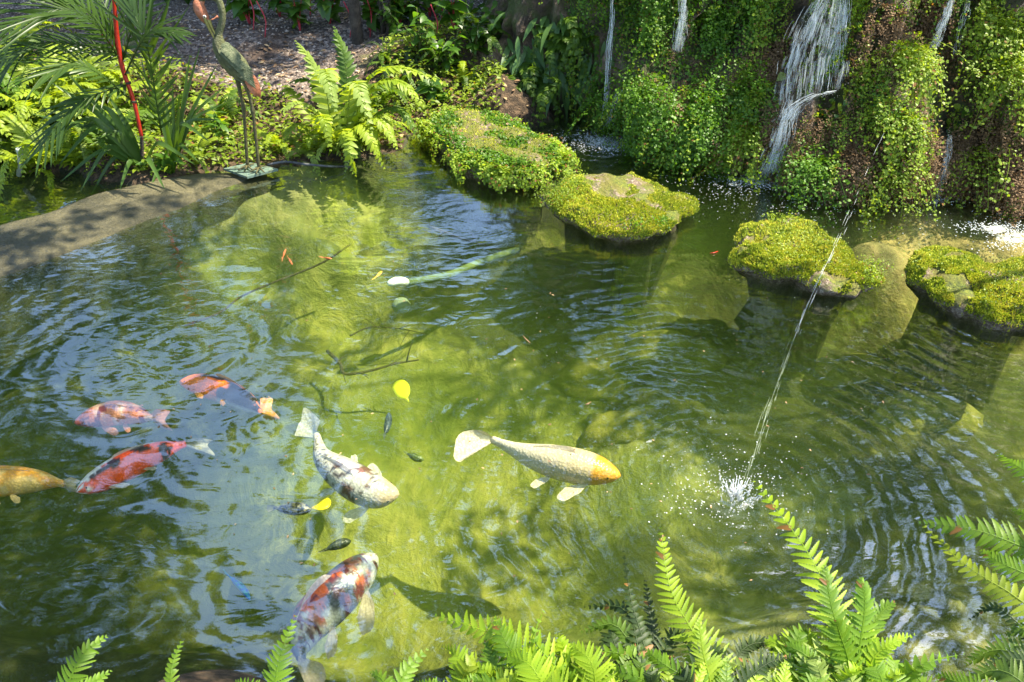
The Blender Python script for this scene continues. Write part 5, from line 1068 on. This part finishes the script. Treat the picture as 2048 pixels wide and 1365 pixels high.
for x, y, s in [(1205,283,.13),(1235,292,.09),(1528,358,.12),(1555,370,.06),(1868,397,.07),(1500,362,.07),(1995,458,.10),(2035,478,.12),(1470,368,.05)]:
    for k in range(9):
        c = np.array(P(x+rr.normal(0, s*110), y+rr.normal(0, s*30), 0)); r0 = s*rr.uniform(.25, .5); hz_ = .3 if x > 1950 or x in (1500, 1470) else 1.0; V = [c+[0, 0, r0*.28*hz_]]
        for f, z in ((.5, .22), (.85, .08), (1, -.02)):
            for j in range(14): V.append(c+np.array([math.cos(j/14*6.283), math.sin(j/14*6.283), 0])*r0*f*rr.uniform(.85, 1.15)+[0, 0, r0*z*hz_*rr.uniform(.6, 1.4)])
        T = [(0, 1+j, 1+(j+1) % 14) for j in range(14)]; Q = [(1+q*14+j, 1+(q+1)*14+j, 1+(q+1)*14+(j+1) % 14, 1+q*14+(j+1) % 14) for q in range(2) for j in range(14)]; mb.add(V, T, Q)
m_ch, t, out = NM('churned_water'); g = t.nodes.new('ShaderNodeNewGeometry'); p = N_(t, 'ShaderNodeBsdfPrincipled', i_Roughness=.3); p.inputs['Base Color'].default_value = (.6, .66, .62, 1)
t.links.new(bump(t, tex_noise(t, g.outputs['Position'], 60, 4, .7), .02), p.inputs['Normal']); tr = t.nodes.new('ShaderNodeBsdfTransparent'); mx = t.nodes.new('ShaderNodeMixShader'); t.links.new(ramp(t, tex_noise(t, g.outputs['Position'], 38, 4, .7), [(.42, (0, 0, 0)), (.7, (.7, .7, .7))]), mx.inputs[0]); t.links.new(tr.outputs[0], mx.inputs[1]); t.links.new(p.outputs[0], mx.inputs[2]); t.links.new(mx.outputs[0], out.inputs[0])
mk('churned_foam', mb, m_ch, kind='stuff', label='churned white water where the falls enter the channel')
# ------------------------------------------------------------------ foreground ferns
def ff(e, specs, seed=0):
    for i, (pts, W, n, mt) in enumerate(specs):
        C = [P(a, b, z) for a, b, z in pts]; mb = MB(); frond(mb, C, W, n, up=(0, -.75, .65), seed=seed*20+i, serr=15, pw=1.2, rr=.0035, droop=.22, ang=14, sw=.5, prof=lambda t: min(1, .55+t*3)*(1-t)**.62*1.05); mk('frond', mb, mt, e)
def fplant(base, lb, specs, seed): 
    e = empty('foreground_fern', tuple(P(*base)), lb, 'fern'); ff(e, specs, seed)
b1 = (1690, 1500, .3)
fplant(b1, 'tall bright fern with one long curving frond reaching the splash', [
 ([(1712,1450,.35),(1690,1290,.42),(1625,1120,.50),(1505,958,.55)], .20, 36, G_FOREB),
 ([(1690,1450,.35),(1680,1290,.48),(1660,1200,.55),(1650,1130,.6)], .13, 24, G_FORE),
 ([(1700,1450,.35),(1720,1290,.48),(1730,1210,.55),(1722,1155,.6)], .13, 22, G_FORE),
 ([(1730,1450,.35),(1730,1300,.45),(1760,1230,.5),(1790,1205,.52)], .12, 20, G_FORE),
 ([(1720,1450,.35),(1740,1330,.45),(1780,1290,.5),(1832,1268,.5)], .09, 20, G_FOREB),
 ([(1700,1450,.35),(1700,1340,.45),(1680,1270,.55),(1672,1240,.6)], .12, 20, G_FORE),
 ([(1740,1450,.35),(1745,1380,.4),(1750,1320,.45),(1742,1250,.5)], .11, 20, G_FOREB),
 ([(1660,1450,.35),(1650,1360,.42),(1610,1310,.45),(1570,1290,.45)], .11, 20, G_FORE)], 1)
fplant((1440,1500,.3), 'upright toothed fern rising left of the tall curving frond', [
 ([(1455,1460,.35),(1425,1330,.42),(1345,1190,.48),(1320,1052,.52)], .17, 34, G_FOREB),
 ([(1440,1460,.35),(1420,1360,.42),(1405,1300,.46),(1398,1238,.5)], .12, 22, G_FOREB),
 ([(1430,1460,.35),(1400,1380,.42),(1330,1330,.45),(1290,1300,.45)], .11, 20, G_FORE),
 ([(1460,1460,.35),(1480,1380,.42),(1530,1330,.45),(1590,1310,.45)], .10, 22, G_FERND),
 ([(1450,1460,.35),(1500,1350,.38),(1560,1310,.40),(1640,1330,.40)], .10, 22, G_FERND),
 ([(1450,1460,.35),(1510,1400,.38),(1560,1370,.40),(1600,1360,.40)], .12, 20, G_FOREB),
 ([(1450,1460,.35),(1470,1330,.38),(1500,1290,.40),(1560,1285,.40)], .10, 22, G_FERND)], 2)
fplant((1240,1500,.3), 'dark drooping fern with dried fronds between the bright ones', [
 ([(1300,1440,.3),(1290,1300,.38),(1262,1200,.42),(1245,1085,.44)], .07, 26, G_FERND),
 ([(1290,1440,.3),(1280,1320,.38),(1250,1220,.4),(1165,1215,.36)], .09, 24, G_FERND),
 ([(1280,1440,.3),(1270,1320,.36),(1230,1250,.4),(1160,1265,.38)], .10, 22, G_FERN),
 ([(1300,1440,.3),(1310,1320,.36),(1300,1230,.4),(1290,1150,.42)], .08, 26, G_FERND),
 ([(1260,1440,.3),(1240,1330,.36),(1220,1270,.38),(1200,1330,.34)], .10, 22, G_FERND),
 ([(1310,1440,.3),(1320,1330,.36),(1350,1270,.4),(1390,1290,.38)], .10, 22, G_FERND),
 ([(1290,1440,.3),(1300,1380,.36),(1280,1320,.38),(1240,1310,.36)], .12, 20, G_FERN)], 3)
fplant((1080,1500,.3), 'bright fern whose long frond points left across the dark water', [
 ([(1190,1450,.34),(1110,1350,.44),(1000,1275,.48),(865,1228,.47)], .19, 26, G_FOREB),
 ([(1120,1450,.34),(1075,1360,.44),(1020,1300,.5),(990,1235,.52)], .16, 22, G_FORE),
 ([(1130,1450,.34),(1120,1350,.45),(1070,1280,.5),(1090,1215,.5)], .06, 10, G_FORE),
 ([(1060,1450,.34),(1020,1380,.42),(985,1330,.45),(970,1280,.47)], .12, 20, G_FORE),
 ([(1130,1450,.34),(1090,1380,.48),(1060,1330,.52),(1010,1310,.5)], .15, 20, G_FOREB),
 ([(1180,1450,.34),(1190,1370,.45),(1180,1320,.5),(1140,1290,.5)], .15, 20, G_FOREB),
 ([(1060,1450,.34),(1040,1400,.42),(1000,1370,.45),(940,1360,.45)], .13, 20, G_FORE),
 ([(1150,1450,.34),(1140,1400,.48),(1110,1370,.5),(1080,1355,.5)], .15, 20, G_FOREB)], 4)
fplant((545,1500,.3), 'single green frond in front of the rusty red koi tail', [
 ([(535,1460,.34),(548,1380,.40),(562,1310,.45),(592,1228,.47)], .12, 20, G_FORE),
 ([(540,1460,.34),(520,1410,.40),(500,1380,.42),(470,1362,.42)], .10, 16, G_FORE),
 ([(545,1460,.34),(570,1410,.40),(590,1390,.42),(625,1370,.42)], .10, 16, G_FORE)], 5)
fplant((345,1500,.3), 'narrow green frond tip poking up at the bottom edge, left of the koi', [([(350,1450,.34),(342,1390,.42),(345,1330,.46),(368,1272,.47)], .07, 18, G_FORE)], 6)
fplant((140,1500,.3), 'green fern tip at the bottom left edge leaning right', [([(100,1450,.34),(135,1370,.42),(165,1310,.46),(215,1272,.47)], .11, 18, G_FORE), ([(90,1450,.34),(140,1400,.42),(180,1370,.44),(225,1340,.45)], .08, 16, G_FORE)], 7)
fplant((800,1500,.3), 'small sparse frond at the bottom edge left of the long pointing frond', [([(770,1460,.34),(790,1390,.42),(815,1340,.45),(858,1295,.46)], .10, 13, G_FORE), ([(800,1460,.34),(780,1400,.42),(765,1360,.44),(740,1345,.44)], .08, 13, G_FORE)], 8)
fplant((2150,1250,.35), 'fern entering from the right edge with two long fronds over the water', [
 ([(2180,1150,.5),(2060,1100,.55),(1950,1060,.58),(1835,1045,.56)], .15, 26, G_FORE),
 ([(2150,1300,.5),(2040,1200,.52),(1930,1130,.52),(1836,1040,.5)], .11, 26, G_FERNY),
 ([(2130,1000,.6),(2080,960,.62),(2030,930,.62),(1990,905,.6)], .10, 20, G_FORE),
 ([(2150,1140,.6),(2110,1070,.62),(2070,1040,.62),(2020,1015,.6)], .10, 20, G_FERN),
 ([(2150,1200,.5),(2080,1160,.55),(2010,1130,.56),(1960,1100,.55)], .12, 22, G_FORE)], 9)
fplant((2080,1400,.3), 'dark drooping fern mass in the bottom right corner', [
 ([(2120,1330,.35),(2060,1270,.42),(1990,1215,.44),(1930,1245,.38)], .06, 24, G_FERND),
 ([(2150,1400,.35),(2060,1320,.42),(1990,1300,.42),(1930,1330,.38)], .12, 22, G_FERN),
 ([(2120,1450,.35),(2050,1370,.42),(1990,1340,.42),(1920,1370,.38)], .12, 22, G_FERN),
 ([(2150,1440,.35),(2100,1350,.42),(2040,1320,.44),(1970,1330,.42)], .12, 22, G_FERND),
 ([(2150,1400,.35),(2100,1290,.42),(2060,1260,.44),(2010,1270,.42)], .10, 22, G_FERN),
 ([(2050,1450,.35),(1990,1400,.40),(1930,1370,.40),(1870,1350,.38)], .12, 22, G_FORE),
 ([(1900,1450,.3),(1860,1390,.35),(1830,1350,.38),(1800,1330,.38)], .10, 18, G_FORE)], 10)
rr = np.random.default_rng(31)
for q_, (xa, xb, ya, lb, mats) in enumerate([(880, 1200, 1285, 'thicket of bright fern fronds at the bottom edge under the long pointing frond', [G_FOREB, G_FORE, G_FERNY]), (1130, 1420, 1270, 'tangle of bright and dull fern fronds at the bottom edge below the drooping fern', [G_FOREB, G_FERN, G_FERND, G_FORE]), (1560, 1800, 1260, 'thicket of fern fronds at the foot of the tall curving frond', [G_FOREB, G_FORE, G_FERNP])]):
    sp_ = []
    for k in range(21):
        x = rr.uniform(xa, xb); dx = rr.normal(0, 40); y = ya+rr.uniform(-10, 90); sp_.append(([(x+rr.uniform(-20, 20), 1475, .32), (x+dx*.3, 1475*.4+y*.6, .38+rr.uniform(0, .05)), (x+dx*.8, y+18, .42+rr.uniform(0, .05)), (x+dx*1.6, y+rr.uniform(-8, 22), .42)], rr.uniform(.06, .12), int(rr.integers(14, 22)), mats[int(rr.integers(len(mats)))]))
    fplant(((xa+xb)/2, 1520, .3), lb, sp_, 40+q_)
fplant((1350,1520,.3), 'row of bright fern tips crowding the bottom edge below the upright fern', [
 ([(1240+k*52, 1470, .34), (1235+k*55, 1410, .40), (1225+k*57, 1370, .43), (1215+k*60+(k % 2)*14, 1325-(k % 3)*8, .45)], .11, 17, [G_FOREB, G_FORE, G_FOREB][k % 3]) for k in range(9)], 11)
# ------------------------------------------------------------------ shade trees (out of the frame; seen in the reflections and by their dappled shade)
leafn = np.array([(0, 0, 0), (.5, .25, .03), (1, 0, -.05), (.5, -.25, .03)], float)
def leaves(mb, cen, rad, n, size, r):
    d = r.normal(0, 1, (n, 3)); d = nrm(d)*(r.uniform(0, 1, (n, 1))**.45)*rad*np.array([1, 1, .6]); C = np.array(cen)+d
    X_ = nrm(r.normal(0, 1, (n, 3))); Z_ = nrm(r.normal(0, .7, (n, 3))+[0, 0, 1]); Y_ = nrm(np.cross(Z_, X_)); Z_ = np.cross(X_, Y_); s = size*r.uniform(.6, 1.3, (n, 1, 1))
    V = C[:, None]+s*(leafn[None, :, 0:1]*X_[:, None]+leafn[None, :, 1:2]*Y_[:, None]+leafn[None, :, 2:3]*Z_[:, None]); b = np.arange(n)*4
    mb.add(V.reshape(-1, 3), None, np.stack([b, b+1, b+2, b+3], 1))
trees = {}
def tree_(key, base, hgt, label, lean=(0, 0)):
    trees[key] = dict(base=Vector(base), h=hgt, mb=MB(), lab=label, pts=[], lean=lean)
tree_('A', (5.6, 4.2, .5), 6.5, 'tall shade tree right of the pond, outside the picture'); tree_('B', (4.6, .2, .4), 6.0, 'shade tree beside the camera bank on the right, outside the picture')
tree_('C', (4.6, 8.3, 1.2), 7.0, 'low tree behind the rock wall, outside the picture')
tree_('F', (-6.2, 2.6, .4), 6.5, 'tree on the left bank, outside the picture')
r = np.random.default_rng(99)
# clusters along the sun direction above places that are in shade in the photograph: pixel x, pixel y, radius (m), density
SH = [(150,600,.55,1),(60,750,.6,1),(300,650,.45,1),(250,850,.5,1),(430,700,.35,.8),(100,1000,.55,1),(300,1050,.5,1),(150,1200,.5,1),(400,1200,.45,1),(560,1270,.35,.9),(800,1290,.3,.8),(1000,1180,.35,.9),
      (1150,1080,.2,.6),(1180,560,.35,.9),(1330,540,.35,.9),(1480,610,.3,.9),(1250,800,.3,.8),(1600,680,.25,.8),(1850,720,.45,1),(2000,800,.5,1),(1750,1000,.25,.6),(1950,1000,.5,1),(1850,1180,.3,.7),
      (980,420,.35,.9),(560,620,.3,.7),(500,400,.13,.9),(420,430,.16,.9),(330,470,.2,.9),(60,500,.25,.9),(330,410,.14,.9),(150,450,.14,.9),(240,430,.12,.9),(10,490,.2,.9),(400,370,.1,.8),
      (620,110,.5,.8),(540,190,.4,.8),(700,140,.5,.9),(820,80,.6,1),(760,20,.8,1),(950,100,.5,.9),(350,50,.35,.5),(900,190,.3,.8),(1000,190,.35,.9)]
for px, py, rad, dens in SH:
    p = P(px, py, 0); hz = r.uniform(3.9, 5.6); c = p+SUN*(hz/SUN.z); key = 'A' if (c.y > 2.6 and c.x > 1.2) else 'B'
    if c.x < 1.2: key = 'F' if c.x < -1.2 else 'A'
    if c.x < -.5 and c.y <= 6: key = 'F'
    if c.y > 6.5 and c.x > .5: key = 'C'
    leaves(trees[key]['mb'], c, rad, int(330*dens*(rad/.4)**2), .10, r); trees[key]['pts'].append(c)
# wall shade: clusters over the upper left part of the rock wall
for px, py, rad in [(1180,130,.3),(1300,60,.25),(1380,150,.25),(1440,260,.2),(1880,200,.2),(1620,330,.15),(1340,290,.3)]:
    q, nn = CH(px, py); q = q or P(px, py, .4); c = q+SUN*r.uniform(4, 5.5); leaves(trees['C']['mb'], c, rad, int(240*(rad/.4)**2)+30, .10, r); trees['C']['pts'].append(c)
# crowns seen in the reflection: azimuth, elevation as seen from the mirrored camera
def gap(az, el):
    v = 0
    for a, b, ra, rb in [(-26, 41, 7.5, 12), (-21, 52, 6, 5), (-3, 27, 4.5, 3.5), (7, 32, 4.5, 4.5), (16, 34, 6, 3.5), (33, 46, 5, 7), (-34, 33, 3, 4), (-14, 40, 3, 3), (2, 48, 4, 3), (-27, 62, 5, 4), (-19, 60, 2.5, 5), (20, 45, 2, 8), (-9, 56, 3, 3)]:
        if ((az-a)/ra)**2+((el-b)/rb)**2 < 1: return True
    return False
r = np.random.default_rng(12)
for i_, (x_, h_) in enumerate([(-10.5, 15), (-2.9, 17), (.4, 18), (3.6, 17), (8.6, 16)]):
    tree_('N%d' % i_, (x_, 10.2+.5*math.sin(i_*2.1), .55), h_, ['leftmost', 'second from the left', 'middle', 'second from the right', 'rightmost'][i_]+' of the tall trees behind the pond, above the picture')
for az in np.arange(-50, 51, 3.9):
    for el in np.arange(9, 68, 3.5):
        a = az+r.uniform(-1.6, 1.6); b = el+r.uniform(-1.5, 1.5)
        if gap(a, b) or r.random() < .07: continue
        ar, br = math.radians(a), math.radians(b); Yc = r.uniform(8.4, 11.2); D = Yc/(math.cos(ar)*math.cos(br)) if b > 18 else 11/math.cos(ar)
        c = Vector((math.sin(ar)*math.cos(br), math.cos(ar)*math.cos(br), math.sin(br)))*D+Vector((0, 0, -CAMZ))
        if c.z < .9: continue
        key = min([k for k in trees if k[0] == 'N'], key=lambda k: abs(trees[k]['base'].x-c.x))
        leaves(trees[key]['mb'], c, .060*D, 900, .0105*D, r); trees[key]['pts'].append(c)
for k, T_ in trees.items():
    e = empty('shade_tree', tuple(T_['base']), T_['lab'], 'tree'); b = T_['base']; N = k[0] == 'N'; top = b+Vector((0, 0, T_['h']*(.8 if N else .5))); mb = MB()
    tr_ = cr([b-Vector((0, 0, .2)), b*.65+top*.35+Vector((.12, .05, 0)), b*.3+top*.7-Vector((.1, 0, 0)), top], 26); tube(mb, tr_, np.linspace(.24 if N else .17, .06, 26), 12); mk('trunk', mb, M_BARK, e)
    mb = MB(); nodes = [(Vector(q), 0) for q in tr_[8:]]
    for c in sorted(T_['pts'], key=lambda c: min((c-n_[0]).length for n_ in nodes[:18])):
        q, dep = min(nodes, key=lambda n_: (n_[0]-c).length+.25*n_[1]+max(0, n_[0].z-c.z)*.8); l = (c-q).length
        if l < .05: continue
        off_ = Vector((r.normal(), r.normal(), r.normal()+.6))*l*.09; C = cr([q, q*.6+c*.4+off_, c], 9); r0 = max(.012, .055-.012*dep) if N else max(.009, .032-.007*dep)
        tube(mb, C, np.linspace(r0, r0*.45, 9), 6, cap=False)
        for f_ in (4, 8): nodes.append((Vector(C[f_]), dep+1))
    if mb.n: mk('limbs', mb, M_BARK, e)
    if T_['mb'].n: mk('crown', T_['mb'], G_CANOPY, e)
print('script', round(time.time()-T0, 1), 'objects', len(bpy.data.objects))
